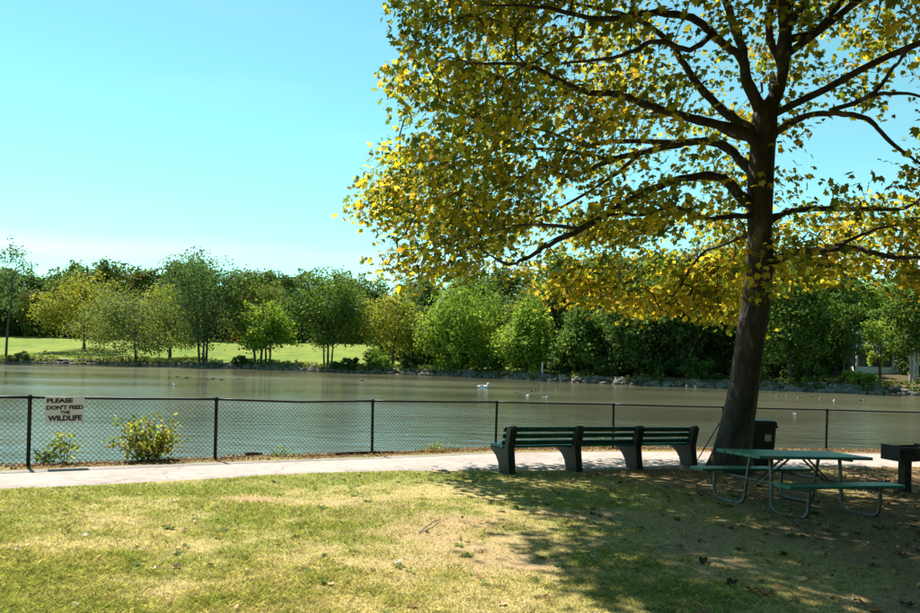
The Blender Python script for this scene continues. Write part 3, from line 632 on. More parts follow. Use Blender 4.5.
# ------------------------------------------------------------------ chain-link fence
FH = 1.12
fence = thing('chain_link_fence', 'black chain link fence with round posts between path and lake', 'fence', (0, 0, 0))
fp = [(x, y, float(gz0(x, y))) for x, y in FENCE[1:14]]
for i, (x, y, z) in enumerate(fp):
    lean = .012 * math.sin(i * 2.3)
    MB().tube([(x, y, z - .3), (x + lean, y, z + FH - .045)], .03, 10).build('post', M['vinyl'], fence)
    MB().tube([(x + lean, y, z + FH - .045), (x + lean, y, z + FH - .02), (x + lean, y, z + FH + .035), (x + lean, y, z + FH + .052)], [.036, .036, .03, .01], 10).build('post_cap', M['vinyl'], fence)
for i in range(len(fp) - 1):
    a, b = np.array(fp[i]), np.array(fp[i + 1]); L = np.linalg.norm((b - a)[:2])
    sag = .035 if i == 4 else .006; ts = np.linspace(0, 1, 9); top = lambda t: FH - sag * (1 - abs(2 * t - 1.0)) ** .9
    P = [a + (b - a) * t + np.array([0, 0, top(t)]) for t in ts]
    MB().tube(P, .021, 8).build('top_rail', M['vinyl'], fence, True)
    MB().tube([a + (b - a) * t + np.array([0, 0, .03]) for t in (0, 1)], .005, 4).build('tension_wire', M['wire'], fence)
    u = (b - a) / L; nrm = np.array([u[1], -u[0], 0]); H = FH + .02; st = .082; V, F = [], []
    for sg in (1, -1):
        for s0 in np.arange(-H if sg > 0 else 0, L if sg > 0 else L + H, st):
            # straight run of one wire: s = s0 + sg*h
            h0, h1 = 0.02, H
            if sg > 0: h0, h1 = max(h0, -s0), min(h1, L - s0)
            else: h0, h1 = max(h0, s0 - L), min(h1, s0)
            if h1 - h0 < .03: continue
            k = b_ = len(V)
            for h in (h0, h1):
                s = s0 + sg * h; c = a + u * s + np.array([0, 0, h - (sag * (1 - abs(2 * s / L - 1)) if h > .5 else 0)]) + nrm * (-.025 + sg * .003)
                w = .0038
                d = (u * -sg + np.array([0, 0, 1])) / 1.414
                for q in range(3):
                    an = 2.094 * q; V.append(c + w * (math.cos(an) * nrm + math.sin(an) * d))
            F += [(k, k + 1, k + 4, k + 3), (k + 1, k + 2, k + 5, k + 4), (k + 2, k, k + 3, k + 5)]
    put('wire_mesh', mesh_np('wire_mesh', V, F, M['wire']), fence)

# warning sign on the fence
def text_mesh(txt, size, mat):
    cu = bpy.data.curves.new('text', 'FONT'); cu.body = txt; cu.size = size; cu.align_x = 'LEFT'; cu.offset = size * .055; cu.extrude = .0012; cu.resolution_u = 4
    to = bpy.data.objects.new('text', cu); COL.objects.link(to); bpy.context.view_layer.update()
    m = bpy.data.meshes.new_from_object(to.evaluated_get(bpy.context.evaluated_depsgraph_get()))
    bpy.data.objects.remove(to); m.materials.clear(); m.materials.append(mat); m.name = 'lettering'; return m
a, b = np.array(fp[3]), np.array(fp[4])
def on_fence(px):
    for i in range(len(fp) - 1):
        p, q = np.array(fp[i]), np.array(fp[i + 1])
        k = (px - PX0) / FPX; t = (k * p[1] - p[0]) / ((q - p)[0] - k * (q - p)[1])
        if 0 <= t <= 1: return p + (q - p) * t, q - p
Pa, dv = on_fence(46); Pb, _ = on_fence(85.3); mid = (Pa + Pb) / 2; ang = math.atan2(dv[1], dv[0]); SW = np.linalg.norm((Pb - Pa)[:2])
sg_ = thing('warning_sign', 'pale metal notice wired to the fence asking not to feed the wildlife', 'sign', (mid[0] + .036 * math.sin(ang), mid[1] - .036 * math.cos(ang), mid[2]), ang)
zb, zt = FH - .415, FH + .015
MB().box((-SW / 2, -.0015, zb), (SW / 2, .0015, zt)).build('plate', M['sign'], sg_)
for txt, zc, hh, x0, x1 in (('PLEASE', .338, .072, -.46, .20), ("DON'T FEED", .228, .072, -.47, .475), ('THE', .155, .048, -.12, .13), ('WILDLIFE', .045, .084, -.43, .44)):
    m = text_mesh(txt, .1, M['ink']); co = np.zeros(len(m.vertices) * 3); m.vertices.foreach_get('co', co); co = co.reshape(-1, 3)
    mn, mx = co.min(0), co.max(0); o = put('lettering', m, sg_)
    sx = (x1 - x0) * SW / (mx[0] - mn[0]); sz = hh / (mx[1] - max(mn[1], 0) if txt != "DON'T FEED" else mx[1] - mn[1])
    o.rotation_euler = (math.pi / 2, 0, 0); o.scale = (sx, sz, 1); o.location = (x0 * SW - mn[0] * sx, -.003, zb + zc)
for s in (-1, 1):
    for zz in (zb + .03, zt - .03): MB().tube([(s * (SW / 2 - .03), -.0035, zz), (s * (SW / 2 - .03), .03, zz)], .006, 6).build('bolt', M['galv'], sg_)

# ------------------------------------------------------------------ park bench
Bn = [np.array(p) for p in ((.92, 12.66), (2.2, 13.38), (3.47, 14.04), (4.77, 14.69))]
bdir = (Bn[3] - Bn[0]); BL = np.linalg.norm(bdir); bang = math.atan2(bdir[1], bdir[0])
bz = [float(gz0(*p)) for p in Bn]
bench = thing('park_bench', 'long green slatted park bench with four thick supports, facing the lake', 'bench', (Bn[0][0], Bn[0][1], bz[0]), bang)
slope = (bz[3] - bz[0]) / BL
bx = [0, BL / 3, 2 * BL / 3, BL]
# x along the bench, y towards the lake, the back nearer the lawn
prof = [(-.10, -.06), (.24, -.06), (.255, .04), (.30, .17), (.39, .28), (.52, .355), (.585, .38), (.585, .43), (.115, .435), (.02, .83), (-.07, .85), (-.115, .80), (-.03, .43)]
for x in bx:
    mb = MB(); n = len(prof); w = .072
    V = [(x - w, p, q + slope * x) for p, q in prof] + [(x + w, p, q + slope * x) for p, q in prof]
    F = [tuple(range(n))[::-1], tuple(range(n, 2 * n))] + [(i, (i + 1) % n, (i + 1) % n + n, i + n) for i in range(n)]
    so = mb.add(V, F).build('support', M['dkgreen'], bench)
    bv = so.modifiers.new('bevel', 'BEVEL'); bv.width = .012; bv.segments = 2
for i in range(3):
    x0, x1 = bx[i] - (.10 if i == 0 else -.004), bx[i + 1] + (.10 if i == 2 else -.004)
    for k, (yy, zz, hh) in enumerate(((.115, .525, .085), (.085, .645, .085), (.052, .765, .09))):
        sl = MB().box((x0, 0, -hh / 2), (x1, .042, hh / 2), .012).build('back_slat', M['green'], bench)
        sl.location = (0, yy, zz + slope * (x0 + x1) / 2 - slope * (x0 + x1) / 2 + random.uniform(-.006, .006)); sl.rotation_euler = (math.radians(13), -math.atan(slope), random.uniform(-.003, .003))
    for k in range(4):
        y0 = .13 + k * .118
        sl = MB().box((x0, y0, .4365), (x1, y0 + .10, .48), .012).build('seat_slat', M['teal'], bench); sl.rotation_euler = (0, -math.atan(slope), 0)

# ------------------------------------------------------------------ picnic table
tz = float(gz0(*TBL)); TY_ = math.radians(25); TILT = -.05; TLN = 2.2
table = thing('picnic_table', 'green plank picnic table with attached benches on bent steel tube legs', 'picnic table', (TBL[0], TBL[1], tz))
table.rotation_euler = (Matrix.Rotation(TY_, 3, 'Z') @ Matrix.Rotation(-math.atan(TILT), 3, 'Y')).to_euler()
for k in range(5):
    y0 = -.375 + k * .151
    MB().box((-TLN / 2 + random.uniform(-.008, .008), y0, .715), (TLN / 2 + random.uniform(-.008, .008), y0 + .143, .757), .008).build('table_plank', M['teal'], table)
for s in (-1, 1):
    for k in range(2):
        y0 = s * .74 + (-.132 if k == 0 else .004)
        MB().box((-TLN / 2 + random.uniform(-.008, .008), y0, .408), (TLN / 2 + random.uniform(-.008, .008), y0 + .128, .448), .008).build('bench_plank', M['teal'], table)
for e in (-1, 1):
    X = e * (TLN / 2 - .42)
    for s in (-1, 1):
        # up from the ground runner to the seat at one end, to the table top at the other
        P = catmull([(X, s * .80, .385), (X, s * .80, .16), (X, s * .77, .05), (X, s * .68, .012), (X, s * .45, .008), (X, s * .30, .02), (X, s * .235, .09), (X, s * .225, .2), (X, s * .20, .45), (X, s * .17, .695)], 5)
        MB().tube(P, .024, 10).build('leg_tube', M['galv'], table, True)
        MB().box((X - .024, s * .80 - .16 if s > 0 else s * .80 - .02, .385), (X + .024, s * .80 + .02 if s > 0 else s * .80 + .16, .4065)).build('seat_bracket', M['galv'], table)
    MB().box((X - .024, -.36, .69), (X + .024, .36, .7135)).build('top_bracket', M['galv'], table)
    MB().tube([(X, -.82, .372), (X, .82, .372)], .018, 8).build('cross_tube', M['galv'], table)
    for s in (-1, 1): MB().tube([(X - e * .03, s * .05, .372), (X - e * .52, s * .05, .70)], .014, 8).build('brace', M['galv'], table)

# ------------------------------------------------------------------ barbecue grill
gp = np.array([7.62, 12.3]); gzz = float(gz0(*gp))
grill = thing('barbecue_grill', 'black iron pedestal barbecue grill with slotted firebox on a post', 'grill', (gp[0], gp[1], gzz), math.radians(14))
MB().box((-.07, -.07, -.2), (.07, .07, .50)).build('post', M['iron'], grill)
MB().box((-.12, -.12, .50), (.12, .12, .515)).build('mount_plate', M['iron'], grill)
fb = MB(); x0, x1, y0, y1, z0, z1, t_ = -.31, .41, -.20, .20, .516, .745, .008
fb.box((x0, y0, z0), (x1, y1, z0 + t_)).box((x0, y1 - t_, z0 + t_), (x1, y1, z1)).box((x0, y0, z0 + t_), (x0 + t_, y1 - t_, z1)).box((x1 - t_, y0, z0 + t_), (x1, y1 - t_, z1))
# lawn side: plate with upright slots
sl = [(-.27, .03), (-.17, .03), (-.03, .03), (.13, .03), (.24, .03)]; cur = x0 + t_
fb.box((x0 + t_, y0, z0 + t_), (x1 - t_, y0 + t_, z0 + .09)).box((x0 + t_, y0, z1 - .05), (x1 - t_, y0 + t_, z1))
for c, w in sl: fb.box((cur, y0, z0 + .09), (c - w / 2, y0 + t_, z1 - .05)); cur = c + w / 2
fb.box((cur, y0, z0 + .09), (x1 - t_, y0 + t_, z1 - .05)); fb.build('firebox', M['iron'], grill)
for k in range(12): MB().tube([(x0 + .04 + k * .058, y0 + .01, z1 - .03), (x0 + .04 + k * .058, y1 - .01, z1 - .03)], .006, 6).build('grate_bar', M['iron'], grill)
for s in (-1, 1):
    MB().tube([(s * .15, y0 + .02, z1 + .012), (s * .15, y0 - .16, z1 + .012)], .007, 6).build('handle_rod', M['iron'], grill)
    MB().tube([(s * .15, y0 - .16, z1 + .012), (s * .15, y0 - .27, z1 + .012)], .018, 8).build('handle_grip', M['iron'], grill)
for a_ in (x0, x1 - .03): MB().box((a_, y0 + .01, z1 + .001), (a_ + .03, y1, z1 + .03)).build('grate_rest', M['iron'], grill)

# ------------------------------------------------------------------ litter bin
bp = np.array([6.2, 14.9]); bzz = float(gz0(*bp))
binn = thing('litter_bin', 'black litter bin with a pale label, half hidden behind the plane trunk', 'bin', (bp[0], bp[1], bzz), math.radians(-8))
mb = MB(); pr = [(.23, 0), (.27, .86)]
V = [(sx * q, sy * q, z) for q, z in pr for sx, sy in ((-1, -1), (1, -1), (1, 1), (-1, 1))]
mb.add(V, [(0, 1, 5, 4), (1, 2, 6, 5), (2, 3, 7, 6), (3, 0, 4, 7), (3, 2, 1, 0)]); bo = mb.build('body', M['bin'], binn); bo.modifiers.new('bevel', 'BEVEL').width = .02
MB().box((-.30, -.30, .861), (.30, .30, .905), .015).build('rim', M['bin'], binn)
lid = MB(); lid.prism([(-.28, .906), (.28, .906), (.28, .96), (.24, 1.0), (-.24, 1.0), (-.28, .96)], -.28, .28); lid.build('lid', M['bin'], binn)
lb = MB().box((.04, -.274, .60), (.17, -.270, .74)).build('label_sticker', M['paper'], binn); lb.rotation_euler = (math.radians(2.6), 0, 0); lb.location = (0, .012, 0)

# leaning stake between bench and trunk
s0, s1 = at(694, 462, 15.15), at(719.5, 423, 14.35); s0[2] = gz0(s0[0], s0[1]) - .02
tag(MB().tube(catmull([s0, (s0 + s1) / 2 + [.01, 0, .012], s1], 4), .011, 6).build('leaning_stake', M['iron']), 'thin dark stake leaning from the bench end against the plane trunk', 'stake')

# ------------------------------------------------------------------ the plane tree
TD = 14.0
plane = thing('plane_tree', 'big plane tree with dark trunk and yellowing leaves over the picnic table', 'tree', (0, 0, 0))
base = at(731, 474, TD); base[2] = gz0(base[0], base[1])
plane.location = base.tolist()
def rel(P): return np.asarray(P) - base
TR = [(731, 478, 28), (731, 470, 24), (733, 452, 20.5), (736, 430, 18.2), (741.5, 400, 16), (746, 370, 15.4), (751, 330, 14.8), (757, 296, 14.6), (758, 280, 13.8), (760, 262, 14.4), (760, 235, 12.6), (760.5, 205, 13.2), (761, 180, 13.6), (762.5, 150, 13.2), (764, 128, 13.4), (766, 110, 12.2), (773, 97, 7.2), (779, 82, 4.0)]
cen = catmull([at(x, y, TD) for x, y, _ in TR], 5); rr = np.interp(np.arange(len(cen)) / 5, np.arange(len(TR)), [w * TD / FPX * .91 for *_, w in TR])
nk = 26; V = []
for i, (c, q) in enumerate(zip(cen, rr)):
    hgt = c[2] - base[2]
    for k in range(nk):
        a = 2 * math.pi * k / nk; fl = 1 + .28 * math.exp(-max(hgt, 0) / .28) * (math.sin(a * 5 + .6) * .6 + .25) + .035 * math.sin(3 * a + hgt * 1.1) + .02 * math.sin(7 * a - hgt * 2.3)
        if 2.6 < hgt < 3.1 and abs(a) < .5 or abs(a - 6.28) < .5 and 2.6 < hgt < 3.1: fl += .12 * math.exp(-((hgt - 2.85) / .12) ** 2)
        V.append(rel((c[0] + q * fl * math.cos(a), c[1] + q * fl * math.sin(a), c[2])))
n = len(cen); F = [(i * nk + k, i * nk + (k + 1) % nk, (i + 1) * nk + (k + 1) % nk, (i + 1) * nk + k) for i in range(n - 1) for k in range(nk)]
put('trunk', mesh_np('trunk', V, F, M['bark'], None, True), plane)

# limbs: rows of (column, row, distance, half-width in px at TD)
LIMBS = [
 [(758, 205, 14.0, 8), (743, 200, 13.9, 6.5), (728, 183, 13.8, 5.5), (713, 177, 13.7, 5), (684, 177, 13.5, 4.4), (655, 189, 13.2, 4), (614, 210, 12.9, 3.4), (583, 229, 12.6, 3), (549, 244, 12.4, 2.5), (522, 260, 12.2, 2), (506, 263, 12.1, 1.5), (485, 252, 12, .8)],
 [(760, 178, 14, 8), (745, 165, 14.2, 6), (725, 146, 14.4, 5.2), (700, 142, 14.6, 4.8), (680, 143, 14.8, 4.4), (640, 154, 15, 3.8), (614, 161, 15.1, 3.4), (566, 176, 15.2, 2.8), (546, 168, 15.3, 2.5), (522, 178, 15.4, 2.2), (487, 181, 15.5, 1.6), (455, 205, 15.6, .9)],
 [(684, 143, 14.8, 4), (650, 142, 15.2, 3.2), (611, 140, 15.6, 2.8), (583, 145, 15.9, 2.4), (540, 130, 16.3, 2), (490, 120, 16.7, 1.4), (440, 105, 17, .8)],
 [(762, 150, 14, 8), (742, 131, 13.7, 5.4), (700, 120, 13.2, 4.6), (650, 106, 12.6, 4), (625, 96, 12.2, 3.4), (580, 88, 11.6, 2.6), (530, 70, 11, 1.8), (470, 60, 10.4, .9)],
 [(762, 140, 14, 7), (748, 128, 14, 6), (725, 112, 14.2, 5.2), (700, 93, 14.5, 4.6), (680, 60, 14.9, 4), (668, 40, 15.1, 3.4), (630, 18, 15.6, 2.8), (580, 5, 16.2, 2), (500, -10, 17, 1)],
 [(764, 115, 14, 8), (747, 82, 14, 6.4), (742, 51, 14.1, 5.6), (733, 24, 14.3, 5), (726, 2, 14.5, 4.4), (705, -60, 15, 3.2), (670, -130, 15.6, 2), (620, -190, 16, 1)],
 [(746, 80, 14, 5), (740, 58, 13.6, 4.6), (713, 34, 12.9, 4.2), (692, 20, 12.4, 3.8), (650, 12, 11.7, 3.2), (600, 20, 10.9, 2.4), (550, 10, 10.2, 1.6), (480, 5, 9.4, .9)],
 [(766, 118, 14, 9), (781, 82, 14, 6.6), (788, 34, 14, 5.6), (791, 0, 14, 5), (800, -80, 14, 3.8), (790, -160, 14.2, 2.6), (780, -240, 14.4, 1.2)],
 [(783, 70, 14, 4), (768, 30, 13.4, 4.2), (774, 0, 13, 3.6), (780, -60, 12, 2.8), (800, -110, 11, 1.6)],
 [(788, 40, 14, 4.4), (815, 31, 14.4, 4.2), (836, 5, 14.9, 3.8), (870, -40, 15.5, 2.8), (920, -100, 16, 1.6)],
 [(764, 140, 14, 7), (780, 130, 14, 4.8), (802, 118, 13.8, 3.8), (829, 111, 13.5, 3.2), (863, 116, 13.1, 2.8), (885, 135, 12.8, 2.2), (910, 160, 12.5, 1.4), (930, 170, 12.3, .8)],
 [(829, 111, 13.5, 2.6), (870, 96, 13.2, 2.6), (894, 68, 12.9, 2), (915, 40, 12.5, 1.2)], [(868, 97, 13.2, 2.2), (895, 92, 12.8, 2), (925, 100, 12.4, 1.4)],
 [(762, 222, 14, 7), (777, 217, 14.1, 4.4), (791, 212, 14.2, 3.6), (822, 209, 14.5, 3.2), (877, 210, 14.9, 2.8), (904, 208, 15.1, 2.4), (925, 198, 15.4, 2), (980, 180, 16, 1)],
 [(762, 276, 14, 8), (775, 263, 13.9, 6.2), (786, 253, 13.8, 5), (802, 251, 13.7, 4.6), (829, 249, 13.4, 3.8), (850, 246, 13.2, 3.2), (877, 256, 12.9, 2.6), (901, 260, 12.6, 2.2), (925, 256, 12.3, 1.8), (980, 260, 11.8, .9)],
 [(758, 218, 14, 5), (742, 216, 13.8, 3.2), (709, 218, 13.4, 2.8), (685, 210, 13.1, 2.4), (668, 208, 12.9, 2.2), (644, 217, 12.5, 1.8), (610, 218, 12, 1.4), (570, 230, 11.6, .8)],
 [(757, 232, 14, 3), (730, 242, 14.6, 1.8), (700, 255, 15.3, 1.6), (676, 290, 15.8, 1.2), (660, 318, 16, .6)],
 [(828, 249, 13.4, 2.2), (850, 240, 14, 2), (885, 228, 14.6, 1.6), (920, 226, 15.2, 1)],
 [(614, 161, 15.1, 2.6), (560, 150, 15.4, 2.2), (500, 150, 15.7, 1.8), (440, 165, 16, 1.3), (385, 200, 16.2, .7)],
 [(583, 229, 12.6, 2.2), (530, 225, 13.2, 1.8), (470, 235, 14, 1.5), (410, 255, 14.8, .8)],
 [(640, 154, 15, 2.5), (600, 185, 15.8, 2), (540, 215, 16.4, 1.6), (470, 225, 16.8, 1.2), (400, 230, 17, .7)],
 [(713, 34, 12.9, 3), (690, 50, 11.8, 2.6), (655, 40, 10.6, 2.2), (620, 55, 9.6, 1.6), (560, 60, 8.8, .9)],
]
# limbs that leave the frame: towards the lawn and away over the path
EXTRA = [[(5.9, 14.0, 7.2), (5.4, 12.4, 8.2), (4.7, 10.6, 8.8), (4.0, 8.8, 8.9), (3.3, 7.2, 8.4)], [(6.1, 14.0, 8.2), (6.9, 12.2, 9.4), (7.6, 10.2, 9.6), (8.2, 8.2, 9.0)], [(5.9, 14.0, 8.4), (3.8, 13.0, 9.9), (1.7, 12.0, 10.3), (-.3, 11.4, 9.8)],
         [(6.1, 14.1, 6.8), (6.8, 16, 8), (7.4, 18, 8.6), (8, 20, 8.4)], [(5.8, 14.1, 5.9), (4.8, 15.8, 7.0), (3.5, 17.4, 7.4), (2.0, 18.8, 7.0)], [(6.1, 14.1, 7.6), (8.4, 13.6, 9.2), (10.6, 13.2, 9.6), (12.4, 13.0, 9.0)], [(6.0, 14, 9), (6.0, 14, 11), (5.7, 13.7, 13), (5.6, 13.5, 14.6)], [(6.2, 14.0, 6.4), (8.5, 12.6, 7.6), (10.5, 11.4, 8.0), (12, 10.4, 7.6)],
         [(6.0, 14, 8.8), (3.6, 12.4, 10.6), (1.2, 10.6, 10.8), (-1.2, 9.6, 10.0)], [(6.0, 14, 9.2), (4.6, 11.2, 11.2), (3.0, 8.8, 11.2), (1.6, 7.2, 10.2)]]
AX = np.array([at(a, b, TD) for a, b in ((760, 235), (761, 180), (764, 128), (772, 100), (781, 80), (788, 34), (791, 0), (800, -80), (790, -160))])   # trunk and leader axis
skel = []
for L in LIMBS:
    jr = np.random.default_rng(len(skel)); K = np.array([at(a, b, c) for a, b, c, _ in L]); K[2:] += jr.normal(0, .022, K[2:].shape)
    P = catmull(K, 5); q = np.interp(np.arange(len(P)) / 5, np.arange(len(L)), [w * TD / FPX * (.84 if k_ else .95) for k_, (*_, w) in enumerate(L)])
    P[2:] += jr.normal(0, .009, P[2:].shape); q = q * np.random.default_rng(len(skel)).uniform(.9, 1.1, len(q))
    MB().tube([rel(p) for p in P], list(q), 9).build('limb', M['bark'], plane, True); skel += list(P[4:])
for L in EXTRA:
    L = [tuple(np.array([np.interp(L[0][2], AX[:, 2], AX[:, k]) for k in range(3)]))] + L[1:]
    P = catmull(L, 6); q = np.linspace(.075, .012, len(P)); P[2:] += (np.random.default_rng(len(skel)).normal(0, .03, P[2:].shape))
    MB().tube([rel(p) for p in P], list(q), 8).build('limb', M['bark'], plane, True); skel += list(P[3:])
# where the crown has leaves
LB = np.array([(-50, 385), (0, 388), (20, 386), (28, 396), (60, 398), (72, 380), (100, 384), (130, 374), (160, 372), (180, 358), (200, 346), (215, 340), (226, 348), (236, 386), (250, 372), (268, 366), (285, 378), (300, 386), (330, 420)], float)
BB = np.array([(330, 228), (365, 280), (385, 300), (405, 300), (425, 284), (455, 272), (490, 262), (515, 272), (540, 284), (560, 305), (600, 308), (650, 318), (690, 322), (742, 330), (775, 262), (790, 276), (805, 292), (835, 280), (865, 272), (900, 288), (930, 296), (1100, 300)], float)
GAPS = [(828, 158, 40, 32, .92), (895, 118, 26, 18, .85), (820, 190, 50, 14, .7), (690, 238, 46, 12, .9), (715, 128, 16, 12, .6), (600, 200, 36, 9, .5), (520, 225, 34, 12, .55), (505, 198, 20, 9, .6), (560, 195, 30, 8, .55), (660, 160, 30, 8, .5), (810, 90, 40, 12, .4), (880, 150, 30, 18, .7), (495, 248, 16, 10, .9), (810, 235, 40, 9, .4), (600, 252, 60, 10, .75), (655, 255, 50, 9, .8), (760, 60, 30, 60, .3), (848, 300, 100, 8, .7)]
r = np.random.default_rng(2024)
C0 = np.array([5.7, 14.0, 8.0]); NC = 34000
Q = r.uniform(-1, 1, (NC, 3)); rad = (np.hypot(Q[:, 0], Q[:, 1]) ** 2.6 + np.abs(Q[:, 2]) ** 2.6) ** (1 / 2.6); Q, rad = Q[rad < 1], rad[rad < 1]
P = C0 + Q * np.where(Q[:, 1:2] > 0, [[8.9, 5.0, 6.6]], [[8.9, 8.2, 6.6]])
gxp, gyp = proj(P)
prob = np.where(gyp < -40, 2.5, .9) * (.35 + .65 * sstep(.25, .8, rad))
inx = (gyp > -40)
left = gxp < np.interp(gyp, LB[:, 0], LB[:, 1]) + 6 + 13 * sstep(.35, .8, fbm(gyp, P[:, 1] * 9, .055, 2))
bot = gyp > np.interp(gxp, BB[:, 0], BB[:, 1]) - 4
prob[inx & (left | bot)] = 0
prob[gxp < 240] *= np.where(gyp[gxp < 240] > -40, 1, .0)
for a, b, c, d, w in GAPS:
    e = ((gxp - a) / c) ** 2 + ((gyp - b) / d) ** 2; prob *= 1 - w * np.exp(-e ** 2 * .7) * (e < 3)
prob *= np.where((gxp > 770) & inx, .9, 1.0) * np.where((gxp < 640) & inx, 1.25, 1) * np.where((gxp < 500) & (gyp > 150), 1.6, 1) * np.where((P[:, 1] > 15.6) & (gyp < 215), .38, 1)
prob *= np.where((gyp > 245) & (gxp > 515) & (gxp < 750), np.where(P[:, 1] > 15.2, 1.5, .06), 1)
core = np.exp(-(((gxp - 735) / 105) ** 2 + ((gyp - 130) / 105) ** 2) ** 1.5)
prob *= 1 - core * np.where(P[:, 1] < 14.2, .76, .3)
prob *= np.where(inx & (P[:, 1] < 10.8), .22, 1)
# clumps follow sprays of foliage, with hollows between them
nz3 = (np.sin(P[:, 0] * 2.3 + 1.3 * np.sin(P[:, 1] * 1.7)) + np.sin(P[:, 1] * 2.1 + 1.7 * np.sin(P[:, 2] * 2.0)) + np.sin(P[:, 2] * 2.9 + 1.1 * np.sin(P[:, 0] * 2.2))) / 3
prob *= .12 + 1.3 * sstep(-.22, .32, nz3)
# the lawn-side edge of the crown stays above the picture's top
prob[(P[:, 1] < 9.0) & inx & (r.random(len(P)) < .82)] = 0
# a share of the crown's sunlit side lets the dapples through
P = P[r.random(len(P)) < prob * .47]
r.shuffle(P)
# grow twigs: every clump joins the nearest wood
S_pts = np.array(skel); dd = np.array([np.min(np.linalg.norm(S_pts - p, axis=1)) for p in P]); P = P[np.argsort(dd)]; P = P[np.sort(dd) < 4.0]
nodes = np.zeros((len(S_pts) + len(P) * 6, 3)); nodes[:len(S_pts)] = S_pts; nn = len(S_pts); parent = -np.ones(len(nodes), int); tips = []; paths = []
for p in P:
    d2 = np.linalg.norm(nodes[:nn] - p, axis=1); j = int(np.argmin(d2 + .25 * np.maximum(0, nodes[:nn, 2] - p[2]))); a = nodes[j]; L = d2[j]
    if L > 1.05: continue
    k = int(np.clip(L / .22, 1, 5)); ids = [j]
    off = r.normal(0, .10 * L, 3) + np.array([0, 0, .10 * L])
    for i in range(1, k + 1):
        t = i / k; nodes[nn] = a + (p - a) * t + off * math.sin(math.pi * t) * 1.2 + (r.normal(0, .05 * min(L, 1.2), 3) if i < k else 0); parent[nn] = ids[-1]; ids.append(nn); nn += 1
    paths.append(ids); tips.append(ids[-1])
cnt = np.zeros(nn)
for i in tips: cnt[i] += 1
for i in range(nn - 1, len(S_pts) - 1, -1):
    if parent[i] >= 0: cnt[parent[i]] += cnt[i]
rad_ = np.clip(.0042 * np.sqrt(np.maximum(cnt, 1)), .004, .02)
V, F = [], []; ks = 4; ang = np.arange(ks) * 2 * np.pi / ks
for ids in paths:
    pts = nodes[ids]; b0 = len(V)
    for i, q in enumerate(ids):
        t = pts[min(i + 1, len(ids) - 1)] - pts[max(i - 1, 0)]; t /= np.linalg.norm(t) + 1e-9
        a = np.cross(t, [.3, .2, 1]); a /= np.linalg.norm(a) + 1e-9; b = np.cross(t, a); w = rad_[q] if i else rad_[ids[1]]
        V += [pts[i] - base + w * (math.cos(x) * a + math.sin(x) * b) for x in ang]
    for i in range(len(ids) - 1):
        for k in range(ks): F.append((b0 + i * ks + k, b0 + i * ks + (k + 1) % ks, b0 + (i + 1) * ks + (k + 1) % ks, b0 + (i + 1) * ks + k))
tag(put('twigs', mesh_np('twigs', V, F, M['twig'], None, True), plane), kind='stuff')
# leaves hang round every clump
per = 30; TP = nodes[tips]; n = len(TP) * per; ci = np.repeat(np.arange(len(TP)), per)
pos = TP[ci] + r.normal(0, 1, (n, 3)) * [.27, .27, .15] + [0, 0, -.03]
lx, ly = proj(pos)
ok = ~((ly > -20) & (lx < np.interp(ly, LB[:, 0], LB[:, 1]) - 6)); pos, ci = pos[ok], ci[ok]; n = len(pos)
nrm = r.normal(0, .62, (n, 3)) + [0, 0, .75]
outw = pos - C0; outw[:, 2] = 0; nrm += .5 * outw / (np.linalg.norm(outw, axis=1)[:, None] + .1)
rot = frame_rot(nrm, r)
# tips droop: turn the leaf so that +y points down and outwards
yax = np.array([0, 0, -1.0]) + .55 * outw / (np.linalg.norm(outw, axis=1)[:, None] + .1) + r.normal(0, .55, (n, 3)); zax = rot[:, :, 2]
yax -= (yax * zax).sum(1)[:, None] * zax; yax /= np.linalg.norm(yax, axis=1)[:, None] + 1e-9
rot = np.stack([np.cross(yax, zax), yax, zax], -1)
size = r.uniform(.075, .16, n)
PAL = np.array([(.13, .17, .022), (.21, .21, .024), (.34, .29, .028), (.48, .36, .032), (.38, .22, .035), (.075, .10, .018)])
cy = r.random(len(TP)); hue = np.clip(cy[ci] * .55 + r.random(n) * .6 - .06 + .12 * (lx < 560)[ok] if len(lx) == n else cy[ci] * .55 + r.random(n) * .6, 0, 1)
edges = np.array([0, .30, .56, .80, .95, .99, 1.2])
ki = np.clip(np.searchsorted(edges, hue, 'right') - 1, 0, 4); ki[r.random(n) < .22] = 5
cols = PAL[ki] * r.uniform(.75, 1.2, (n, 1))
# the 300 leaves that show largest stand as pieces of their own
q = pos - CAM; lx, ly = proj(pos); vis = (ly > 0) & (lx > 0) & (lx < 920) & (q[:, 1] > 1)
score = np.where(vis, size / np.maximum(q[:, 1], .1), 0); big = np.argsort(-score)[:300]; rest = np.ones(n, bool); rest[big] = False
V, F, CC = scatter(LEAF_V, LEAF_F, pos[rest] - base, rot[rest], size[rest], cols[rest])
tag(put('crown', mesh_np('crown', V, F, M['leaf'], CC), plane), kind='stuff')
LM = [mesh_np('leaf', LEAF_V, LEAF_F, M['leaf'], np.repeat(PAL[k:k + 1] * .95, 13, 0)) for k in range(6)]
for i in big:
    o = put('leaf', LM[ki[i]], plane); m4 = Matrix(rot[i].tolist()).to_4x4() * 1.0
    o.matrix_local = Matrix.Translation((pos[i] - base).tolist()) @ m4 @ Matrix.Scale(float(size[i]), 4)


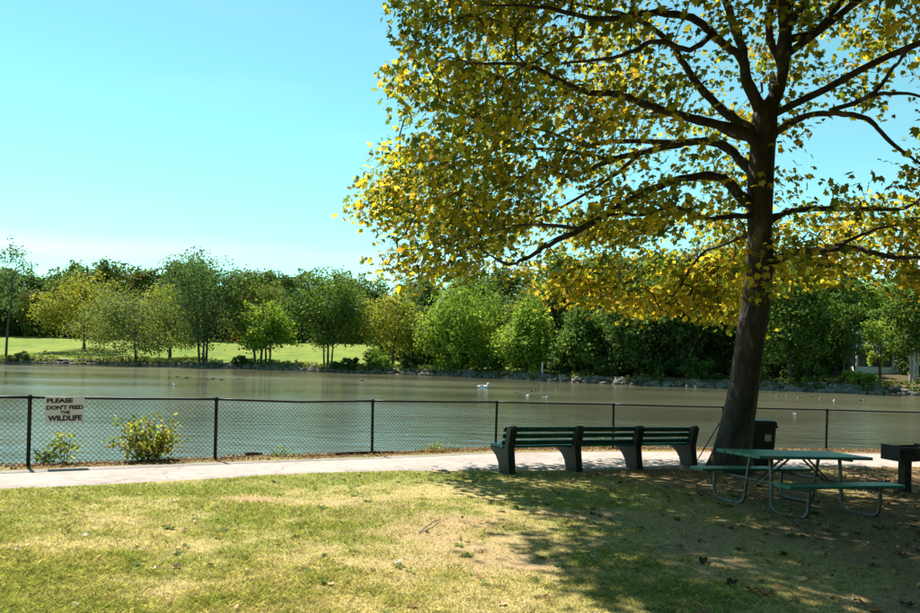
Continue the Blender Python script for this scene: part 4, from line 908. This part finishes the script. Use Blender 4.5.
# ------------------------------------------------------------------ plants at the fence
def near_bush(name, label, X, Y, w, h, n, seed, pal, lsize=.085):
    r = np.random.default_rng(seed); z = float(gz(np.array(X), np.array(Y))); o = thing(name, label, 'bush', (X, Y, z))
    st = MB(); P_ = []
    for k in range(max(5, n // 28)):
        a = r.uniform(0, 6.28); q = math.sqrt(r.random()); tip = np.array([math.cos(a) * q * w / 2, math.sin(a) * q * w * .35, h * r.uniform(.45, 1.08) * (1 - .25 * q)])
        Pk = catmull([(tip[0] * .2, tip[1] * .2, -.05), tip * [.6, .6, .55], tip], 5); st.tube(Pk, list(np.linspace(.008, .003, len(Pk))), 4)
        for p in Pk[3:]: P_.append(p)
    st.build('stems', M['twig'], o); P_ = np.array(P_)
    pos = P_[r.integers(len(P_), size=n)] + r.normal(0, .06, (n, 3)); pos[:, 2] = np.maximum(pos[:, 2], .03)
    nr = r.normal(0, .6, (n, 3)) + [0, 0, .8]; c = np.array(pal)[r.integers(len(pal), size=n)] * r.uniform(.7, 1.25, (n, 1))
    V, F, CC = scatter(OVAL_V * [1.35, 1, 1], OVAL_F, pos, frame_rot(nr, r), lsize * r.uniform(.6, 1.3, n), c)
    tag(put('foliage', mesh_np('foliage', V, F, M['bush_leaf'], CC), o), kind='stuff')
GP = [(.16, .23, .035), (.26, .32, .05), (.42, .42, .08), (.36, .27, .07)]
Pq, _ = on_fence(150); near_bush('leafy_bush', 'bright yellow green bush growing through the fence beside the notice', Pq[0] - .12, Pq[1] + .35, 1.45, .86, 1050, 3, GP)
Pq, _ = on_fence(62); near_bush('leafy_bush', 'small leafy bush at the foot of the fence under the notice', Pq[0] - .1, Pq[1] + .32, .38, .52, 130, 4, GP[:3])
Pq, _ = on_fence(43); near_bush('leafy_bush', 'low dark green sprout beside a fence post under the notice', Pq[0] - .1, Pq[1] + .32, .36, .30, 90, 5, [(.07, .12, .025), (.12, .18, .03)])
Pq, _ = on_fence(440); near_bush('weed_tuft', 'yellow flowering weed tuft at the fence foot near bench end', Pq[0], Pq[1] - .1, .6, .16, 110, 6, [(.22, .28, .03), (.45, .38, .04)], .05)
Pq, _ = on_fence(282); near_bush('weed_tuft', 'sparse green weed tuft at the fence foot under the dented rail', Pq[0], Pq[1] + .1, .5, .16, 70, 7, GP[:2], .05)
Pq, _ = on_fence(607); near_bush('weed_tuft', 'thin green weed behind the bench back at the fence foot', Pq[0], Pq[1] + .1, .45, .3, 80, 8, GP[:2], .06)

# fence-foot logs
for (pa, pb, dy, rr_, lab) in ((338, 396, -.02, .03, 'long dark driftwood branch lying along the fence foot'), (245, 262, .15, .04, 'short broken stick lying at the fence foot')):
    A, _ = on_fence(pa); B, _ = on_fence(pb); A = A + [0, dy, 0]; B = B + [0, dy, 0]; A[2] = gz(A[0], A[1]) + rr_ * .8; B[2] = gz(B[0], B[1]) + rr_ * .8
    Pm = (A + B) / 2; Pm[2] = gz(Pm[0], Pm[1]) + rr_
    tag(MB().tube(catmull([A, Pm, B], 5), list(np.linspace(rr_, rr_ * .6, 11)), 8).build('fallen_branch', M['twig'], None, True), lab, 'branch')

# ------------------------------------------------------------------ grass, litter
r = np.random.default_rng(55)
def blades(n, inview):
    if inview:
        d = 1 / r.uniform(1 / 17.0, 1 / 4.0, n); X = d * r.uniform(-.72, .72, n); Y = d
    else:
        X = r.uniform(-11, 13, n); Y = r.uniform(-1, 16, n)
    k = Y < dN(X) + .06 * (fbm(X, Y, 5, 2) - .3); X, Y = X[k], Y[k]
    g, b, l = ground_mix(X, Y); k = r.random(len(X)) < np.clip(.45 + .6 * g - .55 * b - .3 * l, .08, 1); return X[k], Y[k], g[k], b[k]
B1, B2 = blades(520000, True), blades(110000, False)
X, Y, g, b = [np.concatenate([p, q]) for p, q in zip(B1, B2)]; n = len(X); Z = gz(X, Y)
tall = fbm(X + 3, Y, 1.3, 3); h = r.uniform(.011, .030, n) * (.55 + .8 * g) * (.6 + .9 * tall) * np.where(r.random(n) < .01, 1.5, 1); w = r.uniform(.0022, .0045, n) * (1 + .07 * Y)
a = r.uniform(0, 6.28, n); dx, dy = np.cos(a), np.sin(a); lx_, ly_ = r.normal(0, .75, n) * h, r.normal(0, .75, n) * h
V = np.stack([np.stack([X - dx * w, Y - dy * w, Z - .004], 1), np.stack([X + dx * w, Y + dy * w, Z - .004], 1), np.stack([X + lx_ * .45 + dx * w * .7, Y + ly_ * .45 + dy * w * .7, Z + h * .62], 1), np.stack([X + lx_, Y + ly_, Z + h * .95], 1)], 1).reshape(-1, 3)
F = (np.arange(n) * 4)[:, None] + np.array([[0, 1, 3, 2]])
mixg = np.clip(g * .82 + r.normal(.0, .26, n), 0, 1)[:, None]
c = np.array([.56, .46, .22]) * (1 - mixg) + np.array([.27, .32, .075]) * mixg; c *= r.uniform(.5, 1.5, (n, 1)) * (1 - .3 * sstep(2.4, 4.6, X + .12 * (Y - 8)))[:, None]  # blades under the tree toned down too, shade put into their colour
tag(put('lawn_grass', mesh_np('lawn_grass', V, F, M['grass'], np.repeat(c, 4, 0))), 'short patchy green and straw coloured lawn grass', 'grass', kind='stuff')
# broad-leaved weeds in the turf
nr_ = 420; X = r.uniform(-6, 8, nr_); Y = r.uniform(4.3, 12.5, nr_); k = (Y < dN(X) - .1) & (fbm(X + 40, Y, .8, 3) > .5); X, Y = X[k], Y[k]; ci = np.repeat(np.arange(len(X)), 9); n = len(ci)
an = r.uniform(0, 6.28, n); rad_w = r.uniform(.3, 1.0, len(X))[ci]
yx = np.stack([np.cos(an), np.sin(an), r.uniform(.15, .7, n)], 1); yx /= np.linalg.norm(yx, axis=1)[:, None]; zx = np.array([0, 0, 1.0]) - yx * yx[:, 2:3]; zx /= np.linalg.norm(zx, axis=1)[:, None]
c = np.array([(.10, .16, .03), (.17, .22, .045), (.07, .12, .025)])[r.integers(3, size=len(X))][ci] * r.uniform(.7, 1.3, (n, 1))
V, F, CC = scatter(OVAL_V * [1.2, 1, 1], OVAL_F, np.stack([X[ci], Y[ci], gz(X, Y)[ci] + .004], 1) + r.normal(0, .015, (n, 3)) * [1, 1, 0], np.stack([np.cross(yx, zx), yx, zx], -1), .075 * rad_w * r.uniform(.6, 1.2, n), c)
tag(put('lawn_weeds', mesh_np('lawn_weeds', V, F, M['grass'], CC)), 'small broad leaved weeds scattered in the turf', 'weeds', kind='stuff')
# small bits of dead leaf: under the tree, along the fence, here and there on the lawn
n = 26000; X = np.concatenate([r.uniform(1.5, 13, n // 2), r.uniform(-8, 14, n // 3), r.uniform(-7, 12, n // 6)]); Y = np.concatenate([r.uniform(4, 16, n // 2), np.zeros(n // 3), r.uniform(4, 13, n // 6)])
kf = slice(n // 2, n // 2 + n // 3); Y[kf] = dF(X[kf]) + r.normal(.05, .22, n // 3)
kf2 = slice(n // 2 + n // 3, None); k = np.ones(len(X), bool); k[kf2] = r.random(k[kf2].sum()) < .16
k[:n // 2] = r.random(n // 2) < sstep(1.5, 5, X[:n // 2]) * (.25 + fbm(X[:n // 2], Y[:n // 2], .9, 3)); onp = (Y > dN(X)) & (Y < dP(X)); k &= ~(onp & (r.random(len(X)) < .93))
X, Y = X[k], Y[k]; n = len(X)
onp = (Y > dN(X)) & (Y < dP(X)); Z = np.where(onp, gz0(X, Y) + .022, gz(X, Y) + r.uniform(.006, .022, n))
c = np.array([(.20, .11, .05), (.32, .20, .09), (.12, .07, .04), (.40, .29, .15)])[r.integers(4, size=n)] * r.uniform(.7, 1.25, (n, 1))
V, F, CC = scatter(OVAL_V * [1.6, 1, 2], OVAL_F, np.stack([X, Y, Z], 1), frame_rot(r.normal(0, .35, (n, 3)) + [0, 0, 1], r), r.uniform(.018, .06, n), c)
tag(put('leaf_litter', mesh_np('leaf_litter', V, F, M['litter'], CC)), 'dry brown leaf litter under the tree and along the fence', 'leaf litter', kind='stuff')
# whole fallen leaves, one by one
CURL = LEAF_V.copy(); CURL[:, 2] = .35 * CURL[:, 0] ** 2 * 2 + .18 * (CURL[:, 1] - .4) ** 2 * 2 + .05 * np.sin(9 * CURL[:, 1] + 4 * CURL[:, 0])
FM = {k: mesh_np('fallen_leaf', CURL * (1, 1, .7 + .3 * i), LEAF_F, M['litter'], np.repeat(np.array([c]), 13, 0)) for i, (k, c) in enumerate({'brown': (.24, .13, .06), 'tan': (.44, .31, .17), 'dark': (.07, .045, .03), 'pale': (.52, .47, .40)}.items())}
LBLS = {'brown': 'brown curled plane leaf lying on the lawn', 'tan': 'tan dry plane leaf lying on the lawn', 'dark': 'dark shrivelled plane leaf lying on the lawn', 'pale': 'pale bleached plane leaf turned underside up on the lawn'}
def on_ground(px, py):
    D = (px - PX0) / FPX * RV + (PY0 - py) / FPX * UV + FV; nrm = np.array([.0108, .0308, 1]); t = -(nrm @ CAM) / (nrm @ D); return CAM + t * D
spots = [(14, 552, 'pale'), (28, 546, 'pale'), (17, 560, 'tan'), (28, 564, 'dark'), (154, 571, 'pale'), (159, 571, 'brown'), (176, 569, 'dark'), (245, 571, 'pale'), (96, 598, 'dark'), (78, 607, 'pale'), (168, 605, 'dark'), (193, 521, 'dark'), (185, 531, 'dark'), (213, 566, 'dark'), (258, 592, 'tan'), (174, 502, 'pale'), (83, 536, 'pale'), (180, 549, 'tan'), (300, 554, 'brown'), (305, 567, 'brown'), (342, 515, 'brown'), (360, 494, 'pale'), (390, 492, 'dark'), (428, 534, 'dark'), (374, 571, 'dark'), (398, 564, 'pale'), (470, 543, 'dark'), (511, 550, 'brown'), (530, 560, 'tan'), (440, 525, 'tan'), (588, 567, 'tan'), (593, 560, 'pale'), (505, 603, 'tan'), (120, 540, 'tan'), (233, 558, 'dark'), (65, 515, 'tan'), (272, 503, 'tan'), (330, 585, 'tan'), (455, 590, 'brown'), (415, 605, 'brown'), (222, 484, 'dark'), (170, 487, 'dark'), (140, 495, 'tan'), (480, 575, 'brown'), (545, 596, 'brown'), (560, 540, 'brown')]
for px, py, k in spots:
    P = on_ground(px, py); o = put('fallen_leaf', FM[k]); q = r.uniform(.04, .08); o.scale = (q,) * 3
    o.location = (P[0], P[1], float(gz(np.array(P[0]), np.array(P[1]))) + .012); o.rotation_euler = (r.normal(0, .2), r.normal(0, .2), r.uniform(0, 6.28)); tag(o, LBLS[k], 'leaf', k + ' fallen leaves on the lawn')
for i in range(190):
    X = r.uniform(1.6, 8.5); Y = r.uniform(4.6, 13); k = ('brown', 'tan', 'dark')[r.integers(3)]
    o = put('fallen_leaf', FM[k]); q = r.uniform(.07, .14); o.scale = (q,) * 3; o.location = (X, Y, float(gz(np.array(X), np.array(Y))) + .014); o.rotation_euler = (r.normal(0, .25), r.normal(0, .25), r.uniform(0, 6.28)); tag(o, LBLS[k], 'leaf', k + ' fallen leaves on the lawn')
# fallen twigs
for i, (pa, pb, lab) in enumerate((((419, 533), (440, 521), 'forked grey twig lying on the sunny lawn'), ((655, 548), (700, 556), 'thin fallen twig lying in the tree shade below the picnic table'))):
    A, B = on_ground(*pa), on_ground(*pb)
    for p in (A, B): p[2] = gz(p[0], p[1]) + .015
    mid = (A + B) / 2 + [.02, .05, .02]; mb = MB(); mb.tube(catmull([A, mid, B], 5), list(np.linspace(.009, .004, 11)), 5); mb.tube([mid, mid + np.array([.09, .10, .03])], [.006, .002], 4)
    tag(mb.build('fallen_twig', M['deadwood']), lab, 'twig')
